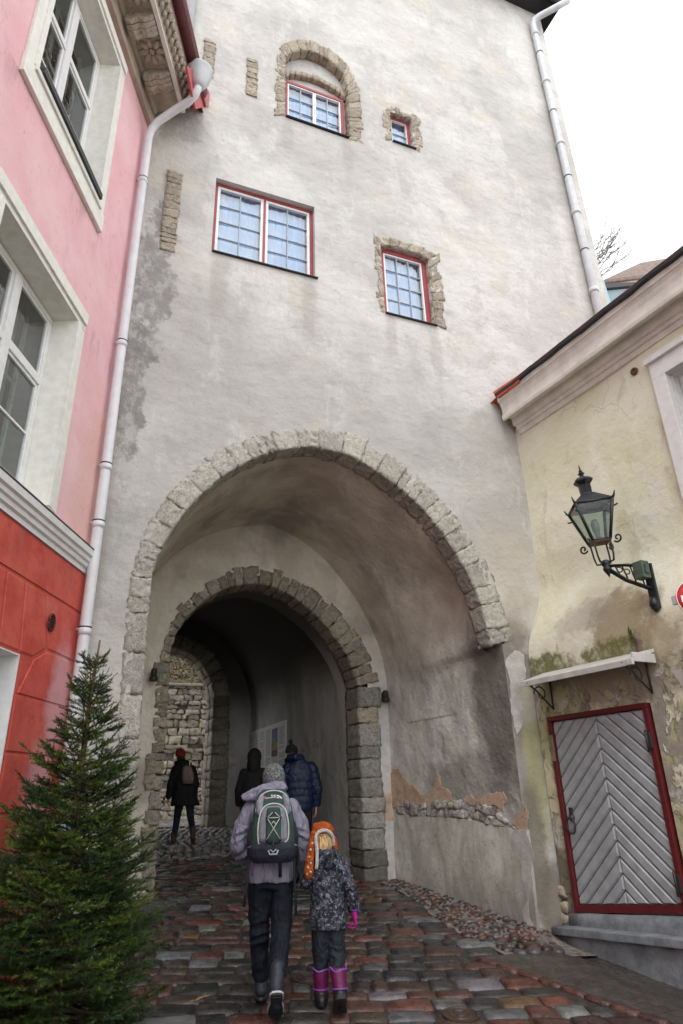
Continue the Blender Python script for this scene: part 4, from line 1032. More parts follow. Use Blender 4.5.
# carved eaves
ea = MB()
lbox(ea, .0, TL, 10.86, 11.12, .001, .07)
ea.loft([[L3(t, z, n) for n, z in ((.0, 11.12), (.10, 11.10), (.14, 11.16), (.50, 11.17), (.50, 11.13), (.56, 11.13), (.57, 11.2), (.60, 11.22), (.66, 11.32), (.70, 11.45), (.70, 11.6), (.0, 11.6))] for t in (.08, TL)], 0, False, True, True)
eo = obj('eave_cornice', ea, MT['tan'], pink, fix=True)
b = MB()
for z0_, n_ in ((11.125, .53), ): lbox(b, .08, TL, 11.09, 11.128, .50, .56, .005)
obj('white_fillet', b, MT['cream'], eo)
for i in range(7):
    t = .95+.75*i
    ro = MB(); c = L3(t, 11.165, .32)
    for k in range(8):
        a = 2*pi*k/8; d = LD*cos(a)+LN*sin(a); rot = Matrix((d, V((0, 0, 1)).cross(d), V((0, 0, 1)))).transposed()
        ro.ball(c+d*.115-V((0, 0, .010)), (.075, .044, .034), 8, 6, rot)
    ro.ball(c-V((0, 0, .02)), (.040, .040, .036), 10, 6)
    ro.tube([c+LD*.20*sx_+LN*.17*sy_ for sx_, sy_ in ((1, 1), (-1, 1), (-1, -1), (1, -1), (1, 1))], .012, 6)
    ro.add([], [])
    ro.mi = [0]*len(ro.f); obj('rosette', ro, MT['carve'], eo)
    md = MB(); tt = t-.375
    prf = [(.12, 11.165), (.12, 11.02), (.2, 11.00), (.28, 11.05), (.36, 11.03), (.44, 11.06), (.49, 11.10), (.48, 11.165)]
    for s_ in range(4):
        a, b_ = tt-.13+.065*s_, tt-.13+.065*(s_+1)-.008; dz = .012 if s_ in (1, 2) else 0
        md.loft([[L3(q, z-dz*(z < 11.16), n) for n, z in prf] for q in (a, b_)], 0, False, True, True)
    obj('modillion', md, MT['carve'], eo, fix=True)
ac = MB()
for i in range(52):
    t = .12+.115*i
    for (dt, n_, z_, a) in ((0, .60, 11.20, .035), (.03, .64, 11.26, .045), (-.03, .66, 11.31, .04)):
        d = LD*(.6 if dt >= 0 else -.6)+LN*.4+V((0, 0, .5)); d.normalize(); rot = Matrix((d, d.orthogonal().normalized(), d.cross(d.orthogonal().normalized()))).transposed()
        ac.ball(L3(t+dt, z_, n_+.01), (a*1.3, .026, .034), 7, 5, rot)
obj('acanthus_frieze', ac, MT['carve'], eo)
gu = MB(); gu.loft([[L3(t, z, n) for n, z in ((.66, 11.46), (.76, 11.42), (.84, 11.46), (.87, 11.56), (.855, 11.56), (.83, 11.475), (.76, 11.44), (.67, 11.475))] for t in (.05, TL)], 0, True, True, True)
gu.loft([[L3(t, z, n) for n, z in ((.64, 11.43), (.69, 11.43), (.69, 11.6), (.64, 11.6))] for t in (.06, TL)], 0, False, True, True)
obj('gutter', gu, MT['maroon'], pink, fix=True)
rf = MB(); rf.add([L3(-.3, 11.6, .72), L3(TL, 11.6, .72), L3(TL, 14.5, -3), L3(-.3, 14.5, -3)], [(0, 1, 2, 3)]); rf.add([L3(TL, 14.5, -3), L3(-.3, 14.5, -3), L3(-.3, 11.6, -6.5), L3(TL, 11.6, -6.5)], [(0, 1, 2, 3)])
rf.box(L3(-.0, 11.52, .64), (.22, .34, .10), LM)
obj('roof', rf, MT['rooft'], pink)
fl = MB(); a = [hit(x, y, L3(.1, 0, .78), LN) for x, y in ((187, 66), (199, 74), (216, 104), (196, 109), (192, 92))]; fl.prism(a, -LN*.03); obj('roof_flashing', fl, MT['redmetal'], pink)
# downpipe with swan neck and hopper
dp = MB()
def lp(x, y, n): return hit(x, y, L3(0, 0, n), LN)
z_bot = .9
top = lp(151, 118, .12); bx = L3(.20, 0, .10)
path = [V((bx.x, bx.y, z_bot)), V((bx.x, bx.y, 2.6)), V((bx.x, bx.y, 6)), V((bx.x, bx.y, 10.45)), L3(.205, 10.60, .13), L3(.235, 10.72, .23), L3(.31, 10.83, .48), L3(.37, 10.92, .70), L3(.42, 10.98, .80), L3(.44, 11.10, .84), L3(.44, 11.2, .84)]
dp.tube(path, .057, 16)
po = obj('downpipe', dp, MT['pipe'], pink)
b = MB(); b.lathe(L3(.44, 11.10, .84), [(.068, 0), (.10, .06), (.17, .22), (.19, .34), (.20, .36)], 18); obj('hopper', b, MT['greypipe'], po)
for z in (9.55, 6.75, 5.05, 4.35, 3.18):
    b = MB(); b.tube([(bx.x, bx.y, z-.035), (bx.x, bx.y, z+.035)], .064, 16); b.tube([(bx.x, bx.y, z+.03), L3(.20, z+.03, 0)], .012, 6); obj('pipe_clamp', b, MT['pipe'], po)
    b = MB(); b.tube([(bx.x, bx.y, z+.039), (bx.x, bx.y, z+.051)], .0655, 16); obj('clamp_band', b, MT['iron'], po)
b = MB(); b.tube([(bx.x, bx.y, .3), (bx.x, bx.y, 1.45)], .078, 16); b.tube([(bx.x, bx.y, 1.3), (bx.x, bx.y, 1.45)], .09, 16); obj('pipe_foot', b, MT['bluepipe'], po)

# ------------------------------------------------------------------ yellow house (right)
yel = thing('yellow_house', 'low weathered yellow house with moulded cornice on the right of the gate', 'house', RU+RD*2)
SL = 12.0; ZC = 6.70
DR = (.215, 1.715, .17, 2.42)        # door frame outline s0,s1,z0,z1 on the lower wall
def wall_n(s, z):        # how far the wall leans out below the lamp: thicker, battered foot
    return .37*sstep(4.25, 3.2, z) + .03*noise.noise(V((s*.8, z*.8, 5)))
rw = MB(); NS, NZ = 96, 60
ss = sorted(set([-.02+.02*0] + [DR[0]+.005, DR[1]-.005] + [SL*(i/NS)**1.25 for i in range(NS+1)])); zs = sorted(set([DR[3]-.005] + [-1+7.8*i/NZ for i in range(NZ+1)]))
WR = (2.62, 3.75, 4.2, 6.18)
ss = sorted(set(ss+[WR[0], WR[1]])); zs = sorted(set(zs+[WR[2], WR[3]]))
idx = {}; vs_ = []
for j, z in enumerate(zs):
    for i, s_ in enumerate(ss): idx[i, j] = len(vs_); vs_.append(R3(s_, z, wall_n(s_, z) if not (z < 2.6 and s_ < 2.0) else .37*sstep(4.25, 3.2, z)))
fs_ = []
for j in range(len(zs)-1):
    for i in range(len(ss)-1):
        sc, zc = (ss[i]+ss[i+1])/2, (zs[j]+zs[j+1])/2
        if DR[0]+.005 < sc < DR[1]-.005 and zc < DR[3]-.005: continue
        if WR[0] < sc < WR[1] and WR[2] < zc < WR[3]: continue
        fs_.append((idx[i, j], idx[i+1, j], idx[i+1, j+1], idx[i, j+1]))
rw.add(vs_, fs_, 0, True)
rw.add([R3(SL, -1), R3(SL, 7.4), R3(SL, 7.4, -6), R3(SL, -1, -6)], [(0, 1, 2, 3)]); rw.add([R3(0, 6.8, -.05), R3(SL, 6.8, -.05), R3(SL, 6.8, -6), R3(0, 6.8, -6)], [(0, 1, 2, 3)])
rw.add([R3(0, -1, -6), R3(SL, -1, -6), R3(SL, 7.4, -6), R3(0, 7.4, -6)], [(0, 1, 2, 3)])
rw.add([R3(-.0, -1, -.3), R3(-.0, -1, .45), R3(-.0, 7, .45), R3(-.0, 7, -.3)][:0], [])
obj('wall', rw, MT['right'], yel)
co = MB()
prof = [(-.05, 6.65), (.045, 6.65), (.05, 6.72), (.085, 6.725), (.09, 6.775), (.135, 6.78), (.15, 6.83), (.16, 6.90), (.285, 6.91), (.29, 6.835), (.335, 6.83), (.345, 6.87), (.345, 6.915), (.325, 6.93), (.33, 7.02), (.35, 7.10), (.375, 7.14), (.39, 7.145), (.395, 7.22), (-.05, 7.26)]
NN = 40; co.loft([[R3(s_+.012*0, z+.006*noise.noise(V((s_*1.3, z, 1))), n+.004*noise.noise(V((s_*1.7, z*4, 3)))) for n, z in prof] for s_ in [.10+(SL-.1)*(i/NN) for i in range(NN+1)]], 0, False, True, True)
cor = obj('cornice', co, MT['cornice'], yel, fix=True)
ro = MB(); ro.loft([[R3(s_, z, n) for n, z in ((.40, 7.245), (.43, 7.25), (.43, 7.30), (-2.6, 8.55), (-2.6, 8.5), (.38, 7.26))] for s_ in (.12, SL)], 0, False, True, True)
ro.loft([[R3(s_, z, n) for n, z in ((-2.6, 8.5), (-2.6, 8.55), (-6.2, 7.3), (-6.2, 7.25))] for s_ in (.12, SL)], 0, False, True, True)
roof_y = obj('roof', ro, MT['rooft'], yel, fix=True)
b = MB(); b.loft([[R3(s_, z+.012*sin(s_*9), n) for n, z in ((.40, 7.215), (.455, 7.22), (.46, 7.265), (.41, 7.268))] for s_ in [.12+11.8*i/60 for i in range(61)]], 0, False, True, True); obj('eave_edge', b, MT['dark'], roof_y, fix=True)
b = MB(); a = [hit(x, y, R3(0, 0, .39), RN) for x, y in ((494, 394), (521, 376), (520, 383), (499, 399))]; b.prism(a, RN*.05+V((0, -.03, 0))); b.add([R3(-.06, 7.3, -.1), R3(-.06, 7.2, .42), R3(.3, 7.27, .42), R3(.3, 7.37, -.1)], [(0, 1, 2, 3)]); obj('end_flashing', b, MT['orange'], yel)
ss0 = MB(); ho = MB(); c = R3(2.21, 6.48, .0+.02)
ho.lathe(c, [(.02, -.02), (.055, -.012), (.05, .01), (.03, .012), (.028, -.0)], 10, RN); obj('vent_hole', ho, MT['brass'], yel)
# window on the upper wall
s0, s1, z0, z1 = WR; b = MB()
def rbox(mb, a, c_, z0_, z1_, n0, n1, bev=0., f=R3): mb.box(f((a+c_)/2, (z0_+z1_)/2, (n0+n1)/2), (abs(c_-a), abs(n1-n0), abs(z1_-z0_)), RM, bev=bev)
rbox(b, s0-.18, s0, z0, z1-.001, -.05, .06, .006); rbox(b, s1, s1+.18, z0, z1-.001, -.05, .06, .006); rbox(b, s0-.18, s1+.18, z1, z1+.22, -.05, .06, .006); rbox(b, s0-.21, s1+.21, z1+.221, z1+.30, -.05, .11, .008); rbox(b, s0-.24, s1+.24, z0-.12, z0-.001, -.05, .12, .008)
wn = obj('window', b, MT['white'], yel)
b = MB()
for a, c_ in ((s0, s0+.012), (s1-.012, s1)): rbox(b, a, c_, z0, z1, -.28, -.051)
rbox(b, s0, s1, z1-.012, z1, -.28, -.051); obj('reveal', b, MT['white'], wn)
b = MB()
for a in (s0+.02, (s0+s1)/2-.03, s1-.08): rbox(b, a, a+.06, z0, z1, -.22, -.17, .005)
for z in (z0, z0+1.2, z1-.07): rbox(b, s0+.02, s1-.02, z, z+.06, -.235, -.225, .005)
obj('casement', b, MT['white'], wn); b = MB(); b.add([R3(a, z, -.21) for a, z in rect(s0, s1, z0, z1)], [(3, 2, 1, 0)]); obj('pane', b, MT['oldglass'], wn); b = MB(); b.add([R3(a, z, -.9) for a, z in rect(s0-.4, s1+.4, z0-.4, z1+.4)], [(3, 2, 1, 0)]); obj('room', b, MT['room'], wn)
# door
dr = MB(); s0, s1, z0, z1 = DR; fw = .058
def zsl(s): return .108*(s-s0)
def rslab(mb, a, c_, za, zb, n0, n1, f=R3L):
    mb.hexa([f(s_, z+zsl(s_), n) for z in (za, zb) for n in (n0, n1) for s_ in (a, c_)])
for a, c_ in ((s0, s0+fw), (s1-fw, s1)): rbox(dr, a, c_, z0+.001, z1-fw, -.07, .04, .008, R3L)
rbox(dr, s0, s1, z1-fw+.001, z1, -.07, .045, .008, R3L); rslab(dr, s0+fw+.001, s1-fw-.001, z0+.12, z0+.19, -.07, .045)
door = obj('door', dr, MT['doorred'], yel, 'grey door of chevron boards in a dark red frame')
bd = MB(); a0, a1, b0, b1 = s0+fw+.004, s1-fw-.004, z0+.195, z1-fw-.004; mid_ = (a0+a1)/2
def clip(poly, f):
    out = []
    for i in range(len(poly)):
        p, q = poly[i-1], poly[i]; fp, fq = f(p), f(q)
        if (fp >= 0) != (fq >= 0): t = fp/(fp-fq); out.append((p[0]+(q[0]-p[0])*t, p[1]+(q[1]-p[1])*t))
        if fq >= 0: out.append(q)
    return out
pitch = .158; slope = .88
for side in (-1, 1):
    k = -1
    while True:
        ap_ = b0 - .1 + k*pitch; k += 1
        if ap_-.0 > b1+1: break
        # board: between lines z = ap_ - slope*|d| and +pitch
        ext = .85
        poly = [(mid_, ap_+.006), (mid_+side*ext, ap_+.006-slope*ext), (mid_+side*ext, ap_+pitch-.006-slope*ext), (mid_, ap_+pitch-.006)]
        for f in (lambda p: p[0]-a0, lambda p: a1-p[0], lambda p: p[1]-b0-zsl(p[0]), lambda p: b1-p[1], (lambda p: p[0]-mid_-.004) if side > 0 else (lambda p: mid_-.004-p[0])):
            if len(poly) >= 3: poly = clip(poly, f)
        if len(poly) < 3: continue
        ar = abs(sum(poly[i-1][0]*poly[i][1]-poly[i][0]*poly[i-1][1] for i in range(len(poly))))/2
        if ar < .002: continue
        cx = sum(p[0] for p in poly)/len(poly); cz = sum(p[1] for p in poly)/len(poly); n_ = len(poly); e = U(-.002, .002)
        base = [R3L(p[0], p[1], -.03) for p in poly]
        def ins(p, w_):
            d = hypot(p[0]-cx, p[1]-cz) or 1; return (p[0]-(p[0]-cx)*w_/d, p[1]-(p[1]-cz)*w_/d)
        mid3 = [R3L(p[0], p[1], -.008+e) for p in poly]
        # inset the long board edges only a little: chamfer
        ins_ = []
        for i, p in enumerate(poly):
            q0, q1 = poly[i-1], poly[(i+1) % n_]; d0 = V((p[0]-q0[0], p[1]-q0[1])); d1 = V((q1[0]-p[0], q1[1]-p[1]))
            n0 = V((-d0.y, d0.x)).normalized(); n1 = V((-d1.y, d1.x)).normalized()
            if (V((cx, cz))-V(p)).dot(n0) < 0: n0 = -n0
            if (V((cx, cz))-V(p)).dot(n1) < 0: n1 = -n1
            b_ = (n0+n1); b_ = b_/max(.35, b_.dot(n0)) if b_.length > .1 else n0
            w_ = min(.016, ar**.5*.15); ins_.append(R3L(p[0]+b_.x*w_, p[1]+b_.y*w_, .012+e))
        bd.add(base+mid3+ins_, [(i, (i+1) % n_, n_+(i+1) % n_, n_+i) for i in range(n_)] + [(n_+i, n_+(i+1) % n_, 2*n_+(i+1) % n_, 2*n_+i) for i in range(n_)] + [list(range(2*n_, 3*n_))])
bd.add([R3L(a, z, -.028) for a, z in rect(a0-.002, a1+.002, b0-.002, b1+.002)], [(3, 2, 1, 0)])
obj('chevron_boards', bd, MT['doorgrey'], door, fix=True)
hd = MB(); c = R3L(s0+fw+.10, 1.27, .02)
hd.lathe(c, [(.04, -.012), (.042, .0), (.025, .02), (.018, .03), (.0, .034)], 12, RN); ringc = c+V((0, 0, -.085))+RN*.03
hd.tube([ringc + RD*.062*sin(2*pi*i/20)+V((0, 0, .085*cos(2*pi*i/20))) for i in range(21)], .010, 8)
hd.box(c+V((0, 0, .05)), (.05, .02, .12), RM, bev=.006)
obj('handle', hd, MT['iron'], door)
for z in (.62, 1.95):
    hd = MB(); rbox(hd, s1-fw-.01, s1-.01, z, z+.16, .035, .06, .01, R3L); hd.tube([R3L(s1-fw, z-.03, .06), R3L(s1-fw, z+.19, .06)], .012, 8); obj('hinge', hd, MT['iron'], door)
hd = MB(); rbox(hd, s0+.012, s0+.062, 1.90, 2.20, .041, .052, .004, R3L); obj('lock_plate', hd, MT['brassplate'], door)
st_ = MB()
st_.stone([R3L(s_, z+zsl(s_)*.9, n) for n in (-.1, .15) for z in (-.35, .285) for s_ in (.20, 2.3)], 8, .03, .008, col=WHITE, freq=5)
st_.stone([R3L(s_, z+zsl(s_)*.62, n) for n in (-.1, .34) for z in (.105, .175) for s_ in (.12, 2.3)], 10, .02, .006, col=WHITE, freq=5)
st_.stone([R3L(s_, z+zsl(s_)*.62, n) for n in (-.1, .27) for z in (-.4, .103) for s_ in (.17, 2.3)], 8, .03, .008, col=WHITE, freq=5)
obj('doorstep', st_, MT['step'], yel, fix=True)
# canopy over the door
cn = MB(); ca, cb_ = .24, 1.93
cn.loft([[R3L(s_, z+dz, n) for n, z in ((.0, 2.935), (.0, 2.97), (.37, 2.85), (.40, 2.835), (.40, 2.775), (.375, 2.775), (.365, 2.815))] for s_, dz in ((ca, 0), (cb_, -.01))], 0, False, True, True)
can = obj('canopy', cn, MT['canopy'], yel, fix=True)
b = MB(); rbox(b, cb_-.02, cb_+.012, 2.80, 2.90, .02, .37, .006, R3L); rbox(b, cb_-.06, cb_+.02, 2.765, 2.83, .375, .412, .006, R3L); obj('canopy_end', b, MT['canopy'], can)
for s_ in (ca+.10, cb_-.12):
    b = MB(); b.tube([R3L(s_, 2.50, .02), R3L(s_, 2.93, .02)], .012, 8); b.tube([R3L(s_, 2.85, .02), R3L(s_, 2.80, .40)], .012, 8)
    sp = [R3L(s_, 2.66+.11*sin(a)*(1-a/9)+.02, .20+.11*cos(a)*(1-a/9)) for a in [i*.42 for i in range(16)]]
    b.tube(sp, .009, 6); b.tube([R3L(s_, 2.52, .03), R3L(s_, 2.60, .13), R3L(s_, 2.72, .26), R3L(s_, 2.79, .37)], .011, 6)
    obj('bracket', b, MT['iron'], can)
# broken render patch at the corner beside the canopy
b = MB()
for pl in ([(505, 662), (515, 650), (524, 655), (526, 678), (520, 690), (524, 715), (517, 735), (510, 700)],):
    p = jag(pl, 3, .12); vv, ff = cdt([(q.x, q.y) for q in p], [], lambda x, y: hit(x, y, (0, FY-.014, 0), (0, 1, 0))); b.add(vv, ff)
obj('pale_patch', b, MT['chalk'], tower)
b = MB()
for k, (s_, z) in enumerate(((-.0, .32), (.0, .48), (-.02, .20))):
    b.stone([R3L(s_-.12+U(-.02, .02)+q*U(.16, .26), z-.06+h*U(.09, .14), n*.07-.02) for n in (0, 1) for h in (0, 1) for q in (0, 1)], 4, .3, .03, col=(.9, .8, .65), freq=12)
obj('bare_foot_stones', b, MT['rubble'], yel, fix=True)
# rusty stub of an old pipe with a weed
b = MB(); c = R3(1.72, 3.14, .37); b.tube([c+V((0, 0, -.28)), c+V((0, 0, -.05)), c+RN*.05], .035, 10); obj('pipe_stub', b, simple('rusty_stub', (.19, .15, .12), .8, .3), yel)
b = MB(); c = R3(1.66, 3.10, .40)
for k in range(7):
    d = V((U(-.25, .25), U(-.35, .35), 1)).normalized(); e = RD*.014; l = U(.07, .17); b.add([c-e, c+e, c+d*l*.6+e*.8, c+d*l, c+d*l*.6-e*.8], [(0, 1, 2, 3, 4)], 0, False, (.09, .11, .02))
own('wall_weed', b, MT['needle'], 'small green weed growing from the yellow wall under the street lantern', 'weed')

# ------------------------------------------------------------------ lantern
def lantern():
    S0 = 1.72; n0 = wall_n(S0, 3.5)
    base = R3(2.02, 3.55, wall_n(2.02, 3.5))
    t = thing('wall_lantern', 'old black four sided street lantern on an iron bracket on the yellow wall', 'street lamp', base)
    # bracket
    arm_end = R3(1.70, 3.93, .62)
    b = MB(); wp = R3(2.02, 3.58, wall_n(2.02, 3.36))
    b.box(wp+RN*.015+V((0, 0, .05)), (.11, .035, .52), RM, bev=.012); b.lathe(wp+RN*.04+V((0, 0, -.20)), [(.035, 0), (.055, .03), (.045, .08), (.03, .12)], 10); b.lathe(wp+RN*.03+V((0, 0, -.14)), [(.02, -.1), (.05, -.06), (.05, .0)], 10)
    A = wp+RN*.04+V((0, 0, .28)); B = wp+RN*.05+V((0, 0, .02)); E = arm_end
    for side in (-1, 1):
        o_ = RD*.018*side
        b.tube([A+o_, A.lerp(E, .5)+o_+V((0, 0, .015)), E+o_], .013, 8); b.tube([B+o_, B.lerp(E, .55)+V((0, 0, -.05))+o_, E+o_+V((0, 0, -.03))], .014, 8)
    for f in (.2, .4, .6, .78): b.tube([A.lerp(E, f), B.lerp(E, f-.1)+V((0, 0, -.035))], .009, 6); 
    for f in (.3, .5, .68):
        c = A.lerp(E, f).lerp(B.lerp(E, f), .5); b.tube([c+(A-E).normalized()*.03*cos(a)+V((0, 0, .03*sin(a))) for a in [2*pi*i/12 for i in range(13)]], .007, 6)
    obj('bracket', b, MT['lampmetal'], t)
    b = MB(); bc = wp+RN*.13+V((0, 0, .22)); b.box(bc, (.13, .12, .20), RM, bev=.012); b.box(bc+RD*.076, (.012, .06, .10), RM, bev=.003); obj('junction_box', b, MT['greenbox'], t)
    ax = V((-.10, .0, 1)).normalized()
    q = V((0, 0, 1)).rotation_difference(ax).to_matrix() @ Matrix.Rotation(radians(60), 3, 'Z')
    P = lambda x, y, z: arm_end + q @ V((x, y, z))
    b = MB()        # boss, cradle arms with curls
    b.lathe(arm_end, [(.0, -.14), (.018, -.10), (.045, -.05), (.05, -.03), (.035, -.01), (.05, .02), (.055, .05), (.03, .07)], 14, ax)
    for k in range(4):
        a = radians(45+90*k); cx, cy = cos(a), sin(a)
        b.tube([P(cx*.03, cy*.03, .03), P(cx*.11, cy*.11, .045), P(cx*.125, cy*.125, .12), P(cx*.128, cy*.128, .22), P(cx*.13, cy*.13, .29)], .011, 8)
    for k in range(4):
        a = radians(45+90*k); cx, cy = cos(a), sin(a)
        b.tube([P(cx*(.12+.02+.075*(1-i/26)*0+.085+.055*(1-i/22)*cos(-2.6+i*.42)-.0), cy*(.12+.02+.085+.055*(1-i/22)*cos(-2.6+i*.42)), .275+.055*(1-i/22)*sin(-2.6+i*.42)) for i in range(18)], .011, 7)
    obj('cradle', b, MT['lampmetal'], t)
    hb, ht = .100, .212; zb, zt = .30, .745
    cb4 = [(hb*sx, hb*sy) for sx, sy in ((1, 1), (-1, 1), (-1, -1), (1, -1))]; ct4 = [(ht*sx, ht*sy) for sx, sy in ((1, 1), (-1, 1), (-1, -1), (1, -1))]
    b = MB()
    for k in range(4):
        b.tube([P(*cb4[k], zb), P(*ct4[k], zt)], .019, 6); k2 = (k+1) % 4
        b.tube([P(*cb4[k], zb), P(*cb4[k2], zb)], .015, 6); b.tube([P(*ct4[k], zt), P(*ct4[k2], zt)], .018, 6)
        x, y = ct4[k]; b.tube([P(x, y, zt), P(x*1.08, y*1.08, zt+.02), P(x*1.16, y*1.16, zt+.075)], [.018, .014, .005], 6); b.tube([P(x*.97, y*.97, zt-.10), P(x*1.13, y*1.13, zt-.09)], .010, 6)
    obj('frame', b, MT['lampmetal'], t)
    b = MB()
    for k in range(4):
        k2 = (k+1) % 4; b.add([P(*cb4[k], zb), P(*cb4[k2], zb), P(*ct4[k2], zt), P(*ct4[k], zt)], [(0, 1, 2, 3)])
    obj('pane', b, MT['lampglass'], t)
    b = MB(); b.add([P(x*1.1, y*1.1, zb+.0) for x, y in cb4] + [P(x*1.1, y*1.1, zb-.02) for x, y in cb4], [(0, 1, 2, 3), (7, 6, 5, 4)] + [(i, (i+1) % 4, 4+(i+1) % 4, 4+i) for i in range(4)]); b.lathe(P(0, 0, zb-.02), [(.03, 0), (.08, -.03), (.06, -.05), (.0, -.07)], 12, -ax); obj('tray', b, MT['brass'], t)
    b = MB()        # roof, chimney, finial
    r1 = [P(x*1.02, y*1.02, zt+.012) for x, y in ct4]; r2_ = [P(x*.34, y*.34, zt+.15) for x, y in ct4]; b.add(r1+r2_, [(i, (i+1) % 4, 4+(i+1) % 4, 4+i) for i in range(4)] + [(4, 5, 6, 7), (3, 2, 1, 0)])
    b.lathe(P(0, 0, zt+.12), [(.10, 0), (.085, .03), (.072, .05), (.075, .16), (.085, .165), (.118, .20), (.120, .215), (.09, .245), (.05, .26), (.045, .262), (.028, .27), (.026, .295), (.040, .305), (.040, .315), (.02, .33), (.026, .345), (.012, .36), (.010, .38), (.0, .44)], 6, ax, smooth=False)
    obj('roof', b, MT['lampmetal'], t)
    b = MB(); b.lathe(P(0, 0, zb+.02), [(.03, 0), (.03, .08), (.045, .12), (.05, .2), (.03, .25), (0, .26)], 12, ax); obj('bulb', b, simple('frosted_bulb', (.6, .6, .56), .3), t)
lantern()
# no-entry sign
sg = MB(); p = hit(696, 598, R3(0, 0, .62), RN); rad0 = 0; 
sgn = thing('road_sign', 'round red no entry sign with white bar at the right edge of the picture', 'road sign', p)
nrm = V((-.50, -.86, 0)).normalized(); tx = V((nrm.y, -nrm.x, 0))*-1
rad = .185
b = MB(); b.lathe(p, [(rad, -.012), (rad, .0)], 36, nrm); obj('disc', b, MT['signred'], sgn)
b = MB(); b.box(p+nrm*.003, (rad*1.5, .004, rad*.36), Matrix((tx, nrm, V((0, 0, 1)))).transposed()); b.tube([p+nrm*.002+tx*rad*.985*cos(2*pi*i/40)+V((0, 0, rad*.985*sin(2*pi*i/40))) for i in range(41)], .005, 6); obj('white_bar', b, MT['signwhite'], sgn)
b = MB(); b.tube([p-nrm*.02, p-nrm*.02-RN*.15, p-RN*.40], .014, 8); b.box(p-nrm*.03-tx*.20-RN*.02, (.06, .03, .09), RM, bev=.005); obj('sign_bracket', b, MT['canopy'], sgn)

# ------------------------------------------------------------------ far right: hill town seen over the roof
hl_ = MB(); hv = []
for j in range(20):
    for i in range(24):
        x, y = 10+4*i, 14+5*j; d = (x*.75+y*.66); z = -1+34*sstep(24, 46, d)+.6*noise.noise(V((x*.1, y*.1, 0))); hv.append((x, y, z))
hl_.add(hv, [(j*24+i, j*24+i+1, (j+1)*24+i+1, (j+1)*24+i) for j in range(19) for i in range(23)], 0, True); stru('hill', hl_, MT['hill'])
def farp(x, y, D): d = ray(x, y); return CAM + d*(D/d.y)
fd = V((.75, .66, 0)).normalized(); fr_d = V((fd.y, -fd.x, 0))
def far_box(mb, pts, D, depth): a = [farp(x, y, D) for x, y in pts]; mb.prism(a, fd*depth)
h1 = thing('blue_house', 'pale blue gable end of a house peeking above the yellow house cornice', 'house', farp(605, 330, 26))
b = MB(); far_box(b, [(607, 288), (633, 284), (632, 300), (632, 420), (602, 420), (602, 300)], 26, 4); obj('wall', b, MT['sky_house'], h1)
b = MB(); far_box(b, [(597, 272), (601, 271), (610, 300), (610, 420), (603, 420), (603, 300)], 25.5, 3); obj('chimney', b, simple('bright_blue_metal', (.36, .48, .54), .5), h1)
b = MB(); far_box(b, [(604, 283), (637, 282), (637, 285), (606, 288)], 25.8, 4.2); obj('roof', b, MT['dark'], h1)
h2 = thing('tiled_house', 'distant house with brown tiled hipped roof beyond the yellow house', 'house', farp(640, 330, 34))
b = MB(); far_box(b, [(614, 278), (660, 272), (690, 270), (690, 420), (614, 420)], 34, 6); obj('wall', b, MT['housewall'], h2)
b = MB(); a = [farp(x, y, 33.8) for x, y in ((603, 280), (700, 268))]; t_ = [farp(x, y, 36) for x, y in ((641, 262.5), (668, 258))]
b.add([a[0], a[1], t_[1], t_[0], a[0]+fd*8, a[1]+fd*8, a[0]-V((0, 0, .3)), a[1]-V((0, 0, .3))], [(0, 1, 2, 3), (4, 0, 3), (5, 4, 3, 2), (1, 5, 2), (6, 7, 1, 0), (4, 5, 7, 6)]); obj('roof', b, MT['tile'], h2)
tr = MB(); p = farp(588, 330, 24)
def twig(a, d, l, r, dep):
    if dep > 4 or l < .14: return
    e = a+d*l; m_ = a+d*l*.5+V((U(-1, 1), U(-1, 1), U(-1, 1)))*l*.06; tr.tube([a, m_, e], [r, r*.85, r*.7], 5 if dep < 3 else 3, caps=False)
    for k in range(3 if dep < 2 else random.choice([2, 2, 3])):
        nd = (d+V((U(-1, 1), U(-1, 1), U(-.25, .8)))*.62).normalized(); twig(e, nd, l*U(.62, .82), r*.62, dep+1)
tpt = farp(594, 258, 24); twig(V((tpt.x, tpt.y, tpt.z-2.2)), V((.05, 0, 1)), 1.5, .045, 0)
for q in range(16): twig(V((tpt.x, tpt.y, tpt.z-1.7+.16*q)), V((U(-.2, 1.0), U(-.9, .3), .55)).normalized(), 1.0, .042, 1)
b_ = MB(); b_.tube([V((tpt.x, tpt.y, tpt.z-6)), V((tpt.x, tpt.y, tpt.z-2.15))], [.09, .047], 7); tr.v, tr.f, tr.mi, tr.sm, tr.col = tr.v, tr.f, tr.mi, tr.sm, tr.col
tro = thing('bare_tree', 'leafless tree behind the right edge of the tower', 'tree', V((tpt.x, tpt.y, tpt.z-6)))
tg = simple('twig_grey', (.20, .18, .17), .9); obj('branches', tr, tg, tro); obj('trunk', b_, tg, tro)

exec_people = True

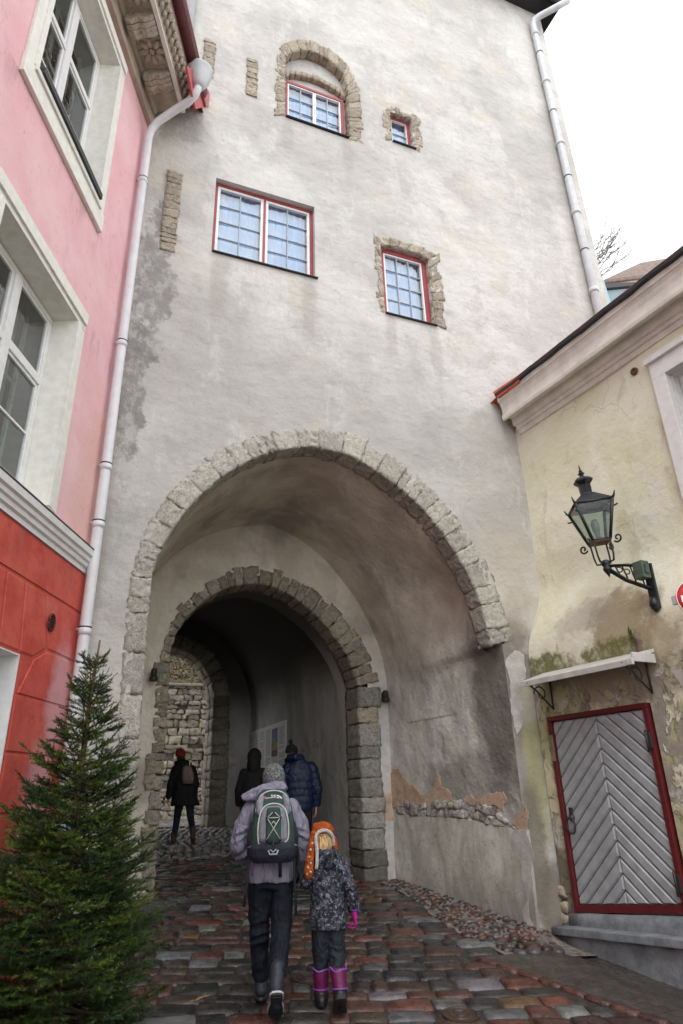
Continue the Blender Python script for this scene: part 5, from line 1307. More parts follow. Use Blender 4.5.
# ------------------------------------------------------------------ spruce
def spruce():
    tip = hit(100, 640, (0, 5.72, 0), (0, 1, 0)); bx, by = tip.x-.02, 5.72; b0 = V((bx, by, gz(bx, by)-.02)); H = tip.z-b0.z
    t = thing('fir_tree', 'bushy dark green cut fir tree with bare tip in front of the red house wall', 'fir tree', b0)
    rnd = random.Random(3)
    def u(a, b): return rnd.uniform(a, b)
    tk = MB(); tk.tube([b0, b0+V((.01, 0, H*.3)), b0+V((-.005, .005, H*.6)), b0+V((0, 0, H*.85)), tip], [.045, .036, .024, .015, .007], 8)
    vs = []; fs = []; cols = []; wood = MB()
    def needle(p, d, l, wd, c):
        e = d.cross(V((u(-1, 1), u(-1, 1), u(-1, 1)))).normalized()*wd
        o = len(vs); vs.extend((p-e, p+e, p+d*l+e*.4, p+d*l-e*.4)); fs.append((o, o+1, o+2, o+3)); cols.append(c)
    def shoot(a, b, dens, nl, c0, upw=.25):
        d = (b-a); L = d.length
        if L < .01: return
        d.normalize(); s = d.orthogonal().normalized(); q = d.cross(s)
        for _ in range(int(L*dens)+3):
            f = u(0, 1.03); an = u(0, 6.283); r = s*cos(an)+q*sin(an); r.z += upw
            k = u(.6, 1.35); tipk = 1.0+1.3*max(0, f-.55)
            needle(a.lerp(b, f), (d*u(.5, 1.1)+r*u(.5, .9)).normalized(), nl*u(.7, 1.15), .0017, (c0[0]*k*tipk, c0[1]*k*tipk, c0[2]*k))
    z = .10; ang = 0
    while z < H-.18:
        R = min(.73, .98*(1-z/(H+.02))**.90)
        nb = 12 if z < H*.5 else (8 if z < H*.64 else 5)
        for k in range(nb):
            ang += 2.4+u(-.25, .25); r = R*u(.68, 1.12); el = radians(4+50*(z/H)**1.5+u(-9, 9)); r *= 1.0 if z < H*.6 else 1.22; d = V((cos(ang), sin(ang), 0)); zz = z+u(-.05, .05)
            a = b0+V((0, 0, zz)); n = 7; pts_ = []
            for i in range(n+1):
                f = i/n; pts_.append(a + d*(r*f*cos(el)) + V((0, 0, r*f*sin(el) - .10*r*sin(pi*f) + .06*r*f*f)))
            wood.tube(pts_, [.009*(1-.75*i/n)*(.5+R) for i in range(n+1)], 5, caps=False)
            base = rnd.choice([(.030, .060, .014), (.042, .080, .016), (.016, .036, .011), (.075, .112, .022), (.024, .052, .020)])
            for i in range(1, n):
                f = i/n
                if f < .28 and z < H*.6 : continue
                for sd in (-1, 1):
                    if rnd.random() < (.06 if z < H*.6 else .38): continue
                    tl = r*(1-f)*.62*u(.7, 1.15)+.045
                    td = (pts_[i+1]-pts_[i]).normalized(); side = V((-d.y, d.x, 0))*sd
                    dd = (td*.75+side*.8+V((0, 0, u(-.18, .22)))).normalized(); e = pts_[i]+dd*tl
                    e.z -= .05*tl
                    wood.tube([pts_[i], e], [.003, .0015], 3, caps=False); shoot(pts_[i], e, 460, .021, base)
                    if tl > .12:
                        for g_ in (.4, .7):
                            for s2 in (-1, 1):
                                d3 = (dd*.8+dd.cross(V((0, 0, 1)))*s2*.75+V((0, 0, u(-.15, .2)))).normalized(); p3 = pts_[i].lerp(e, g_); shoot(p3, p3+d3*tl*.45*u(.7, 1.2), 440, .020, base)
            for i in range(n): shoot(pts_[i], pts_[i+1], 260 if i > 1 else 120, .019, base)
        z += .084*u(.8, 1.2) if z < H*.6 else .13
    shoot(b0+V((0, 0, H*.70)), tip-V((0, 0, .22)), 110, .016, (.07, .055, .022))
    for k in range(5):
        a = k*1.26; p = tip-V((0, 0, .42)); e = p+V((cos(a)*.16, sin(a)*.16, .15)); wood.tube([p, e], [.004, .002], 4); shoot(p, e, 240, .016, (.04, .055, .02))
    b = MB(); b.v = vs; b.f = fs; b.mi = [0]*len(fs); b.sm = [False]*len(fs); b.col = cols
    obj('trunk', tk, MT['bark'], t); cr = obj('crown', b, MT['needle'], t); obj('branches', wood, joint_mat('dark_twig_bark', (.05, .036, .02), (.10, .07, .04), 20), t)
spruce()

# ------------------------------------------------------------------ people
def remesh(mb, vox, it=4, fac_=.5):
    me = bpy.data.meshes.new('tmp'); me.from_pydata([tuple(v) for v in mb.v], [], mb.f)
    bm = bmesh.new(); bm.from_mesh(me); bmesh.ops.recalc_face_normals(bm, faces=bm.faces); bm.to_mesh(me); bm.free()
    o = bpy.data.objects.new('tmp', me); COL.objects.link(o)
    r = o.modifiers.new('r', 'REMESH'); r.mode = 'VOXEL'; r.voxel_size = vox
    s = o.modifiers.new('s', 'SMOOTH'); s.factor = fac_; s.iterations = it
    dg = bpy.context.evaluated_depsgraph_get(); e = o.evaluated_get(dg); m2 = e.to_mesh()
    out = MB(); out.add([v.co.copy() for v in m2.vertices], [list(p.vertices) for p in m2.polygons], 0, True)
    e.to_mesh_clear(); bpy.data.objects.remove(o); bpy.data.meshes.remove(me)
    return out
class Fig:
    """one figure's local frame: X right, Y the way it walks, Z up from the ground under it"""
    def __init__(s, base, yaw):
        s.base = V((base[0], base[1], gz(base[0], base[1])+.025)); s.yaw = yaw; s.M = Matrix.Rotation(-yaw, 3, 'Z')
    def p(s, x, y, z): return s.base + s.M @ V((x, y, z))
    def cap(s, mb, pts, rad, n=12, flat=None):          # tapering limb with rounded joints
        w_ = [s.p(*q) for q in pts]; mb.tube(w_, rad, n, flat=flat)
        for q, r in zip(w_, rad): mb.ball(q, r, 12, 8)
    def ell(s, mb, c, r, rz=0, rx=0, ry=0):
        rot = s.M @ Matrix.Rotation(rz, 3, 'Z') @ Matrix.Rotation(rx, 3, 'X') @ Matrix.Rotation(ry, 3, 'Y'); mb.ball(s.p(*c), r, 16, 10, rot)
    def rings(s, mb, L, n=24, pw=2.3, smooth=True):            # lofted trunk: (x, y, z, rx, ry)
        rr = []
        for x, y, z, rx, ry in L:
            row = []
            for j in range(n):
                a = 2*pi*j/n; c, d = cos(a), sin(a)
                row.append(s.p(x+rx*math.copysign(abs(c)**(2/pw), c), y+ry*math.copysign(abs(d)**(2/pw), d), z))
            rr.append(row)
        mb.loft(rr, 0, True, True, True)
def fingers(g, mb, wrist, tip, side, palm_n, k=1.0, curl=.6):
    """palm with four bent fingers of unequal length and a thumb leaving its side; side = thumb direction, palm_n = way the palm faces"""
    w_, t = V(wrist), V(tip); d = (t-w_).normalized(); n_ = V(palm_n); n_ = (n_-d*n_.dot(d)).normalized(); s_ = d.cross(n_).normalized()
    if s_.dot(V(side)) < 0: s_ = -s_
    L = .085*k
    for q in (-.5, -.17, .17, .5):
        a = w_+s_*q*.045*k; b = w_+d*L+s_*q*.075*k; g.cap(mb, [tuple(a), tuple(b)], [.016*k, .014*k], 8)
    for q, fl in ((.5, .068), (.17, .078), (-.17, .073), (-.5, .058)):
        p0 = w_+d*L+s_*q*.075*k; d1 = (d*cos(curl*.5)+n_*sin(curl*.5)).normalized(); p1 = p0+d1*fl*.45*k; d2 = (d*cos(curl*1.3)+n_*sin(curl*1.3)); p2 = p1+d2*fl*.32*k; d3 = (d*cos(curl*2)+n_*sin(curl*2)); p3 = p2+d3*fl*.28*k
        g.cap(mb, [tuple(p0), tuple(p1), tuple(p2), tuple(p3)], [.0100*k, .0092*k, .0085*k, .0072*k], 8)
    p0 = w_+d*.028*k+s_*.026*k; p1 = p0+(s_*.75+d*.6+n_*.25).normalized()*.036*k; p2 = p1+(d*.85+s_*.3+n_*.45).normalized()*.030*k; p3 = p2+(d+n_*.6).normalized()*.022*k
    g.cap(mb, [tuple(p0), tuple(p1), tuple(p2), tuple(p3)], [.0135*k, .011*k, .010*k, .008*k], 8)
def body(g, J, k=1.0, vox=.009, hands=('L', 'R'), face=0.):
    """one continuous figure under the clothes"""
    b = MB(); px, py, pz = J['pelvis']; cx, cy, cz = J['chest']; nx, ny, nz = J['neck']; hx, hy, hz_ = J['head']
    g.rings(b, [(px, py, pz-.10*k, .12*k, .09*k), (px, py, pz, .15*k, .105*k), ((px+cx)/2, (py+cy)/2, (pz+cz)/2, .125*k, .09*k), (cx, cy, cz, .15*k, .105*k), ((cx+nx)/2, (cy+ny)/2, cz+(nz-cz)*.75, .13*k, .075*k), (nx, ny, nz, .05*k, .05*k)])
    g.cap(b, [(nx, ny, nz-.03*k), (hx*.6+nx*.4, hy*.6+ny*.4-.01*k, hz_-.07*k)], [.058*k, .052*k])
    f = face; fd_ = (sin(f), cos(f)); rd_ = (cos(f), -sin(f))
    def H(r, u_, z): return (hx+rd_[0]*r*k+fd_[0]*u_*k, hy+rd_[1]*r*k+fd_[1]*u_*k, hz_+z*k)
    g.ell(b, H(0, -.01, .025), (.077*k, .095*k, .095*k), -f); g.ell(b, H(0, .025, -.035), (.060*k, .068*k, .080*k), -f); g.ell(b, H(0, .062, -.085), (.030*k, .026*k, .024*k), -f)
    g.cap(b, [H(0, .085, .015), H(0, .108, -.025)], [.011*k, .015*k], 8); g.cap(b, [H(-.022, .083, -.058), H(.022, .083, -.058)], [.010*k, .010*k], 8); g.cap(b, [H(-.04, .075, .035), H(.04, .075, .035)], [.014*k, .014*k], 8)
    for s_ in (-1, 1): g.ell(b, H(.078*s_, -.005, -.005), (.012*k, .020*k, .032*k), -f)
    for S in 'LR':
        g.cap(b, [J['sh'+S], J['el'+S], J['wr'+S]], [.052*k, .042*k, .028*k]); g.cap(b, [J['hip'+S], J['kn'+S], J['an'+S]], [.085*k, .058*k, .040*k]); g.cap(b, [J['an'+S], J['toe'+S]], [.042*k, .030*k])
        if S in hands: fingers(g, b, J['wr'+S], J['hand'+S], J.get('thumb'+S, (-1 if S == 'R' else 1, .3, 0)), J.get('palm'+S, (-1 if S == 'R' else 1, 0, 0)), k)
        else: g.cap(b, [J['wr'+S], tuple(V(J['wr'+S])+V((0, .05*k, -.03*k)))], [.028*k, .026*k])
    m_ = remesh(b, vox, 3, .4); eyes = [H(s_*.031, .078, .012) for s_ in (-1, 1)]
    return m_, eyes
def person(g, J, label, k=1.0, group=None, face=0., hands=('L', 'R'), vox=.009):
    m_, eyes = body(g, J, k, vox, hands, face)
    o = own('person', m_, MT['skin'], label, 'person', tuple(g.base), group)
    e = MB()
    for q in eyes: e.ball(g.p(*q), .011*k, 8, 6)
    obj('eyes', e, simple('eye', (.10, .08, .07), .2), o)
    return o
def folds(mb, amp, fr=9.):
    me = bpy.data.meshes.new('tmp'); me.from_pydata([tuple(v) for v in mb.v], [], mb.f); me.update()
    nr = [v.normal.copy() for v in me.vertices]; bpy.data.meshes.remove(me); o = V((U(0, 9), U(0, 9), U(0, 9)))
    for i, v in enumerate(mb.v):
        w_ = noise.noise(v*3+o)*.6; p = V((v.x*fr, v.y*fr, v.z*fr*.8+w_*2.5))+o
        r = 1-abs(noise.noise(p))*2; r2 = 1-abs(noise.noise(p*2.1+o))*2
        mb.v[i] = v + nr[i]*(amp*(r*max(0, .5+noise.noise(v*4+o*2)) + .45*r2) - amp*.4)
    return mb
def part(o, name, mb, mat, vox=.012, it=4, label=None, fold=0., fr=9.):
    m_ = remesh(mb, vox, it) if vox else mb
    return obj(name, folds(m_, fold, fr) if fold else m_, mat, o, label)
def boot(g, mb, an, toe, k=1.0, shaft=.24, w_=1.0, heel=None, sole=None):
    a, t = V(an), V(toe); d = (t-a); dh = V((d.x, d.y, 0)); 
    dirn = dh.normalized() if dh.length > .02 else V((0, 1, 0))
    g.cap(mb, [tuple(a+V((0, 0, shaft))-dirn*0), tuple(a), tuple(a-dirn*.015*k)], [.062*k*w_, .056*k*w_, .056*k*w_])
    g.cap(mb, [tuple(a-dirn*.02*k), tuple(a.lerp(t, .55)), tuple(t)], [.054*k*w_, .054*k*w_, .042*k*w_], flat=(1.0, .8))

# ---- man with the backpack
gm = Fig((1.73, 6.25), radians(14))
J = dict(pelvis=(.06, 0, .93), chest=(.06, .02, 1.30), neck=(.065, .04, 1.50), head=(.075, .075, 1.655), shL=(-.12, .0, 1.43), shR=(.24, .0, 1.43), elL=(-.215, -.03, 1.14), elR=(.335, -.03, 1.13), wrL=(-.14, .17, 1.0), wrR=(.355, .04, .925), handR=(.37, .06, .83), thumbR=(-.3, 1, 0), palmR=(-.2, 1, 0),
         hipL=(-.03, 0, .88), hipR=(.15, 0, .88), knL=(-.035, .07, .50), knR=(.148, -.06, .50), anL=(-.005, .10, .10), anR=(.098, -.395, .19), toeL=(-.01, .25, .055), toeR=(.103, -.27, -.005))
man = person(gm, J, 'person in grey beanie and lavender grey jacket walking uphill hand in hand with the child', 1.0, None, 0., ('R',), .008)
b = MB(); gm.rings(b, [(.068, .0, .855, .205, .155), (.066, 0, .92, .205, .155), (.062, 0, 1.05, .195, .145), (.06, .01, 1.2, .195, .14), (.06, .01, 1.34, .205, .135), (.06, .01, 1.43, .185, .115), (.062, .02, 1.49, .12, .09), (.065, .03, 1.54, .075, .075)])
gm.cap(b, [(-.115, 0, 1.425), (-.19, -.02, 1.30), (-.225, -.03, 1.14), (-.19, .09, 1.05), (-.13, .17, 1.01)], [.082, .080, .074, .064, .055]); gm.cap(b, [(.235, 0, 1.425), (.305, -.02, 1.29), (.345, -.03, 1.13), (.355, .01, 1.03), (.358, .035, .945)], [.082, .080, .073, .064, .054])
for q in ((-.22, -.05, 1.19, .05), (-.20, -.045, 1.26, .052), (.335, -.05, 1.2, .05), (.32, -.04, 1.26, .05), (-.17, .04, 1.07, .06)): gm.ell(b, q[:3], (q[3]*1.6, q[3]*1.4, q[3]*.55), 0, 0, .5*(1 if q[0] > 0 else -1))
lav = cloth('lavender_jacket', (.215, .21, .275), 1.5, 9, .5)
part(man, 'jacket', b, lav, .009, 3, None, .015, 9)
b = MB(); pp = [(-.205, -.05, 1.535), (-.13, -.085, 1.565), (-.03, -.10, 1.60), (.07, -.095, 1.625), (.15, -.05, 1.62), (.175, .03, 1.59), (.13, .10, 1.555), (.02, .11, 1.53), (-.12, .05, 1.53), (-.205, -.02, 1.53)]
gm.cap(b, pp, [.016, .024, .030, .030, .028, .026, .024, .024, .024, .016], 12); gm.ell(b, (.005, -.085, 1.555), (.185, .060, .052), 0, .5, -.28); gm.ell(b, (-.13, -.06, 1.535), (.085, .055, .035), 0, .3, -.3); gm.ell(b, (.06, -.10, 1.50), (.10, .045, .05), 0, .3, -.1)
part(man, 'hood', b, lav, .007, 3, None, .014, 11)
b = MB(); gm.rings(b, [(.075, .065, 1.615, .092, .105), (.075, .06, 1.66, .102, .117), (.075, .06, 1.71, .103, .117), (.075, .06, 1.76, .088, .10), (.075, .06, 1.795, .05, .06), (.075, .06, 1.808, .02, .02)])
hat_m = M('knit_grey'); _t = hat_m.voro(70, hat_m.objc); hat_m.out(hat_m.mix(hat_m.rng(hat_m.noise(60, 3, .6, hat_m.objc), .4, .62), (.06, .068, .072), (.20, .215, .22)), .9, hat_m.bump(_t, .9, .01))
b2 = remesh(b, .009, 2); obj('beanie', b2, hat_m.mat, man)
b = MB(); gm.cap(b, [(-.03, 0, .89), (-.03, .04, .70), (-.035, .07, .50), (-.02, .085, .28), (-.008, .095, .17)], [.112, .100, .085, .074, .070]); gm.cap(b, [(.15, 0, .89), (.152, -.02, .70), (.148, -.06, .50), (.122, -.22, .345), (.108, -.33, .255)], [.112, .100, .086, .074, .066]); gm.rings(b, [(.06, 0, .80, .16, .12), (.06, 0, .95, .18, .125)])
for z in (.62, .55, .46, .40): gm.ell(b, (.148, -.06-(.5-z)*.7, z), (.088, .082, .018), 0, .25, .2); gm.ell(b, (-.03, .04, z), (.086, .082, .018), 0, -.2, -.2)
part(man, 'trousers', b, cloth('navy_trousers', (.005, .008, .015), 1.0, 10, .75), .010, 3, None, .014, 8)
bm_ = simple('grey_blue_boot', (.018, .024, .034), .6, .3, 20)
for S, an, toe in (('L', (-.006, .10, .10), (-.01, .26, .055)), ):
    b = MB(); gm.cap(b, [(-.008, .095, .25), (-.006, .095, .14), (-.006, .085, .085)], [.062, .058, .056]); gm.cap(b, [(-.006, .06, .06), (-.008, .18, .055), (-.012, .27, .05)], [.052, .052, .042], flat=(1, .85)); bo = part(man, 'boot', b, bm_, .010, 2)
    b = MB(); gm.rings(b, [(-.008, .15, -.004, .055, .155), (-.008, .15, .022, .057, .158)]); obj('sole', b, MT['dark'], bo)
gmr = Fig((1.73, 6.25), radians(14)); gmr.base = gm.base + gm.M @ V((-.012, -.10, -.012))
b = MB(); gmr.cap(b, [(.122, -.235, .30), (.112, -.29, .215), (.108, -.315, .185)], [.062, .058, .055]); gmr.cap(b, [(.108, -.325, .165), (.112, -.255, .085), (.116, -.185, .03)], [.050, .052, .044], flat=(1, .85)); bo = part(man, 'boot', b, bm_, .010, 2)
def sole_pts(cx, cy, cz, ux, uy, uz, nrm_off, scale=1.0):
    """sole outline in the tilted plane: u runs heel to toe"""
    out = []; uu = V((ux, uy, uz)).normalized(); L = V((ux, uy, uz)).length
    for t, hw in ((0, .0), (.02, .026), (.10, .040), (.25, .040), (.42, .036), (.62, .047), (.80, .050), (.93, .036), (1, .0)): out.append((t, hw))
    o2 = [(t, hw) for t, hw in out] + [(t, -hw) for t, hw in out[-2:0:-1]]
    return [gm_p(cx+hw*scale, cy+uy*t+nrm_off[0], cz+uz*t+nrm_off[1]) for t, hw in o2]
gm_p = gm.p
gm_p = gmr.p; a = sole_pts(.110, -.375, .185, 0, .225, -.205, (-.020, -.022), 1.15); b = MB(); b.prism(a, gm.M @ V((0, .020, .020))); obj('sole', b, simple('black_rubber', (.012, .012, .013), .6, .3, 30), bo)
a2 = sole_pts(.110, -.378, .188, 0, .228, -.208, (-.010, -.011), 1.32); b = MB(); b.prism(a2, gm.M @ V((0, .010, .010))); obj('sole_rim', b, simple('pale_rubber', (.42, .45, .48), .6), bo)
tr_ = MB()
for t in (.08, .18, .28, .55, .66, .77, .88): q = V((.110, -.397+.225*t, .161-.205*t)); tr_.box(gmr.p(*q), (.062, .008, .014), gm.M @ Matrix.Rotation(radians(-47), 3, 'X'))
obj('tread', tr_, MT['dark'], bo)
b = MB(); fingers(gm, b, (.357, .035, .935), (.37, .06, .83), (-.3, 1, 0), (-.2, 1, 0), 1.18); gm.cap(b, [(.357, .03, .96), (.357, .035, .92)], [.044, .040]); part(man, 'glove', b, cloth('dark_glove', (.014, .015, .02), .5), .007, 2)
b = MB(); gm.ell(b, (.075, .03, 1.60), (.075, .07, .05)); part(man, 'hair', b, cloth('dark_hair', (.05, .035, .025), .6, 30), .01, 2)

# ---- his backpack
bp = thing('backpack', 'green and grey hiking backpack with white piping on the man in the lavender jacket', 'backpack', gm.p(.06, -.25, 1.02))
def BP(x, z, y): return gm.p(.062+x, y, z)
green = cloth('pack_green', (.030, .064, .052), .5, 14, .7); grey = cloth('pack_grey', (.20, .21, .25), .5, 14, .7); navy = cloth('pack_navy', (.018, .022, .034), .6, 12, .7)
pipe_ = simple('white_piping', (.50, .53, .50), .6)
b = MB(); gm.rings(b, [(.062, -.20, 1.03, .17, .09), (.062, -.215, 1.10, .19, .10), (.062, -.215, 1.28, .185, .095), (.062, -.205, 1.44, .165, .085), (.062, -.19, 1.54, .135, .065), (.062, -.18, 1.585, .09, .04)], 28, 3.2)
part(bp, 'main_body', b, green, .011, 3)
b = MB(); gm.rings(b, [(.062, -.21, 1.015, .165, .10), (.062, -.225, 1.06, .195, .115), (.062, -.235, 1.13, .200, .118), (.062, -.235, 1.175, .17, .105)], 28, 3.0); part(bp, 'base_panel', b, navy, .011, 3)
for s_ in (-1, 1):
    b = MB(); gm.cap(b, [(.062+s_*.165, -.18, 1.08), (.062+s_*.175, -.19, 1.2), (.062+s_*.160, -.185, 1.31)], [.045, .050, .036]); part(bp, 'side_pocket', b, navy, .011, 3)
    b = MB(); gm.cap(b, [(.062+s_*.115, -.285, 1.40), (.062+s_*.120, -.27, 1.47), (.062+s_*.095, -.245, 1.53)], [.030, .034, .024]); part(bp, 'shoulder_panel', b, grey, .009, 3)
b = MB(); gm.rings(b, [(.062, -.275, 1.15, .105, .05), (.062, -.295, 1.20, .125, .055), (.062, -.295, 1.33, .118, .055), (.062, -.285, 1.42, .098, .05), (.062, -.27, 1.455, .06, .035)], 28, 3.4); fp_ = part(bp, 'front_pocket', b, grey, .010, 3)
b = MB(); gm.rings(b, [(.062, -.325, 1.165, .058, .032), (.062, -.335, 1.2, .066, .035), (.062, -.335, 1.36, .066, .035), (.062, -.32, 1.44, .055, .03)], 20, 3.4); part(bp, 'mesh_panel', b, green, .009, 2)
b = MB(); oy = -.352
loop = [(-.122, 1.165), (-.132, 1.25), (-.122, 1.36), (-.098, 1.43), (-.055, 1.462), (0, 1.47), (.055, 1.462), (.098, 1.43), (.122, 1.36), (.132, 1.25), (.122, 1.165), (0, 1.155), (-.122, 1.165)]
b.tube(smooth([BP(x, z, -.325+.02*(z > 1.4)) for x, z in loop], 50), .0065, 6); loop2 = [(-.15, 1.40), (-.14, 1.49), (-.10, 1.545), (-.04, 1.572), (.04, 1.572), (.10, 1.545), (.14, 1.49), (.15, 1.40)]
b.tube(smooth([BP(x, z, -.265) for x, z in loop2], 30), .006, 6); obj('piping', b, pipe_, bp)
b = MB(); yb = -.378
for p, q in (((-.06, 1.19), (.055, 1.36)), ((.06, 1.19), (-.055, 1.36)), ((-.055, 1.36), (.055, 1.36)), ((-.055, 1.36), (0, 1.41)), ((.055, 1.36), (0, 1.41)), ((0, 1.275), (.02, 1.31)), ((.02, 1.31), (0, 1.335)), ((0, 1.335), (-.02, 1.31)), ((-.02, 1.31), (0, 1.275)), ((-.125, 1.17), (-.21, 1.135)), ((.125, 1.17), (.21, 1.135))):
    b.tube([BP(p[0], p[1], yb if abs(p[0]) < .1 else -.32), BP(q[0], q[1], yb if abs(q[0]) < .1 else -.26)], .0036, 5)
obj('bungee_cord', b, pipe_, bp)
b = MB()
for x, z in ((0, 1.405), (0, 1.31), (-.058, 1.36), (.058, 1.36), (-.06, 1.19), (.06, 1.19)): b.ball(BP(x, z, yb), .011, 8, 6)
for x in (0,): b.box(BP(x, 1.24, -.372), (.012, .006, .17), gm.M)
obj('cord_lock', b, MT['dark'], bp)
b = MB(); b.tube([BP(-.04, 1.115, -.355), BP(-.03, 1.085, -.362), BP(.03, 1.085, -.362), BP(.04, 1.115, -.355)], .008, 6); b.tube([BP(-.025, 1.12, -.352), BP(0, 1.10, -.36), BP(.025, 1.12, -.352)], .006, 6); obj('carry_loop', b, simple('grey_webbing', (.33, .35, .38), .7), bp)
# maker's mark: a quarter dome and three lines of words, an orange tab beside it
lg = MB(); cy = -.262; cz, cx_ = 1.505, .028
for r0, r1 in ((.010, .020), (.025, .036), (.041, .052)):
    A = [(cx_+r0*cos(pi/2*i/8), cz-.020+r0*sin(pi/2*i/8)) for i in range(9)]; B = [(cx_+r1*cos(pi/2*i/8), cz-.020+r1*sin(pi/2*i/8)) for i in range(9)]
    lg.loft([[BP(x, z, cy-.0025+.0) for x, z in A], [BP(x, z, cy-.0025) for x, z in B]], 0, False, False)
for i, wd in enumerate(('THE', 'NORTH', 'FACE')):
    cu = bpy.data.curves.new('t', 'FONT'); cu.body = wd; cu.size = .025; cu.align_x = 'RIGHT'; cu.offset = .0006; to = bpy.data.objects.new('t', cu); COL.objects.link(to)
    dg = bpy.context.evaluated_depsgraph_get(); te = to.evaluated_get(dg); tm = te.to_mesh()
    lg.add([BP(cx_-.006+v.co.x, cz+.016-.0195*i+v.co.y, cy-.0025) for v in tm.vertices], [list(p.vertices) for p in tm.polygons]); te.to_mesh_clear(); bpy.data.objects.remove(to); bpy.data.curves.remove(cu)
obj('logo', lg, MT['signwhite'], bp)
b = MB(); gm.rings(b, [(.062+.01, -.235, 1.470, .092, .026), (.062+.01, -.23, 1.535, .082, .026)], 20, 4); obj('logo_panel', b, green, bp)
b = MB(); b.box(BP(-.075, 1.517, -.262), (.022, .006, .016), gm.M, bev=.002); obj('orange_tab', b, MT['orange'], bp)
b = MB()
for s_ in (-1, 1):
    pth = [(.062+s_*.075, -.14, 1.53), (.062+s_*.095, -.06, 1.545), (.062+s_*.115, .04, 1.505), (.062+s_*.12, .14, 1.40), (.062+s_*.13, .17, 1.25), (.062+s_*.17, .10, 1.13), (.062+s_*.20, -.06, 1.07), (.062+s_*.17, -.17, 1.07)]
    b.tube(smooth([gm.p(*q) for q in pth], 30), .030, 8, flat=(1, .35) )
obj('shoulder_strap', b, navy, bp)
for pth, r_ in (((( -.125, -.19, 1.06), (-.14, -.185, .95), (-.15, -.16, .80), (-.165, -.15, .69)), .012), (((.245, -.19, 1.06), (.25, -.175, .92), (.262, -.15, .78), (.265, -.15, .60)), .012), (((.12, -.30, 1.04), (.125, -.24, .98), (.13, -.20, .90)), .014)):
    b = MB(); b.tube([gm.p(*q) for q in pth], r_, 6, flat=(1, .45)); obj('hanging_strap', b, navy, bp)
for q, w_ in (((-.17, -.15, .675), .05), ((.265, -.15, .59), .02)):
    b = MB(); b.box(gm.p(*q), (w_, .012, .03), gm.M, bev=.004); obj('buckle', b, MT['dark'], bp)

# ---- child
gc = Fig((2.22, 5.95), radians(15)); k = .74
J = dict(pelvis=(-.02, 0, .60), chest=(-.02, .01, .90), neck=(-.035, .02, 1.08), head=(-.045, .035, 1.205), shL=(-.125, 0, 1.02), shR=(.095, 0, 1.02), elL=(-.185, .02, .90), elR=(.165, -.02, .83), wrL=(-.205, .04, .90), wrR=(.205, .0, .655), handL=(-.225, .05, .965), handR=(.212, .01, .58),
         thumbL=(.5, -1, 0), palmL=(0, 1, 0), hipL=(-.075, 0, .58), hipR=(.04, 0, .58), knL=(-.08, .03, .33), knR=(.045, .0, .33), anL=(-.075, .06, .09), anR=(.055, -.10, .11), toeL=(-.075, .17, .045), toeR=(.062, -.02, .02))
child = person(gc, J, 'child in a dark camouflage coat and orange fox hat holding the hand of the man', k, None, 0., ('L', 'R'), .008)
b = MB(); gc.rings(b, [(-.022, 0, .535, .150, .115), (-.022, 0, .60, .152, .115), (-.02, 0, .75, .142, .108), (-.02, 0, .90, .135, .10), (-.02, 0, 1.0, .130, .092), (-.028, .01, 1.06, .09, .075), (-.035, .02, 1.11, .065, .068)])
gc.cap(b, [(-.115, 0, 1.015), (-.165, .0, .93), (-.195, .01, .88), (-.21, .035, .905)], [.064, .060, .056, .046]); gc.cap(b, [(.085, 0, 1.015), (.135, -.01, .92), (.17, -.02, .83), (.195, -.01, .74), (.205, .0, .665)], [.064, .062, .056, .052, .046])
camo = camo_mat(); part(child, 'coat', b, camo, .008, 3, None, .013, 11)
b = MB(); gc.cap(b, [(-.12, .03, 1.09), (-.09, -.06, 1.085), (-.035, -.085, 1.075), (.02, -.06, 1.085), (.05, .03, 1.09), (-.03, .09, 1.07), (-.12, .03, 1.09)], [.036, .044, .05, .044, .036, .034, .036]); gc.ell(b, (-.035, -.085, 1.03), (.10, .04, .055)); part(child, 'hood', b, camo, .008, 3, None, .008, 14)
b = MB(); gc.ell(b, (-.04, .015, 1.19), (.082, .092, .085)); gc.ell(b, (-.04, -.03, 1.15), (.070, .05, .06)); part(child, 'hair', b, cloth('blond_hair', (.60, .40, .20), 1.0, 40, .6, .5, .4, (1, 1, .12)), .008, 2)
orange = cloth('orange_fleece', (.42, .085, .016), .9, 30, .9, .25, .2, (1, 1, 1)); fleece = cloth('white_fleece', (.80, .78, .76), 1.2, 60, .95, .1, .2, (1, 1, 1))
b = MB(); gc.ell(b, (-.045, .05, 1.262), (.100, .105, .078)); gc.ell(b, (-.045, .09, 1.22), (.100, .08, .10)); gc.cap(b, [(-.135, .02, 1.225), (-.137, .03, 1.17)], [.030, .034]); gc.cap(b, [(.045, .03, 1.20), (.058, .04, 1.12)], [.028, .030]); gc.cap(b, [(-.11, .05, 1.30), (-.118, .05, 1.325)], [.026, .010])
hat_ = part(child, 'fox_hat', b, orange, .009, 2)
b = MB(); gc.cap(b, [(-.128, -.01, 1.24), (-.150, -.055, 1.15), (-.170, -.085, 1.05), (-.180, -.09, .97), (-.182, -.09, .935)], [.034, .036, .038, .044, .034], flat=(1, .6)); fl_ = part(child, 'scarf_flap', b, orange, .009, 2)
b = MB(); b.tube(smooth([gc.p(*q) for q in ((-.118, -.12, .985), (-.112, -.125, 1.06), (-.110, -.105, 1.15), (-.122, -.085, 1.215), (-.102, -.075, 1.258), (-.045, -.078, 1.277), (.010, -.068, 1.256), (.034, -.050, 1.215), (.040, -.035, 1.15))], 40), .015, 8); obj('fleece_trim', b, fleece, hat_)
b = MB()
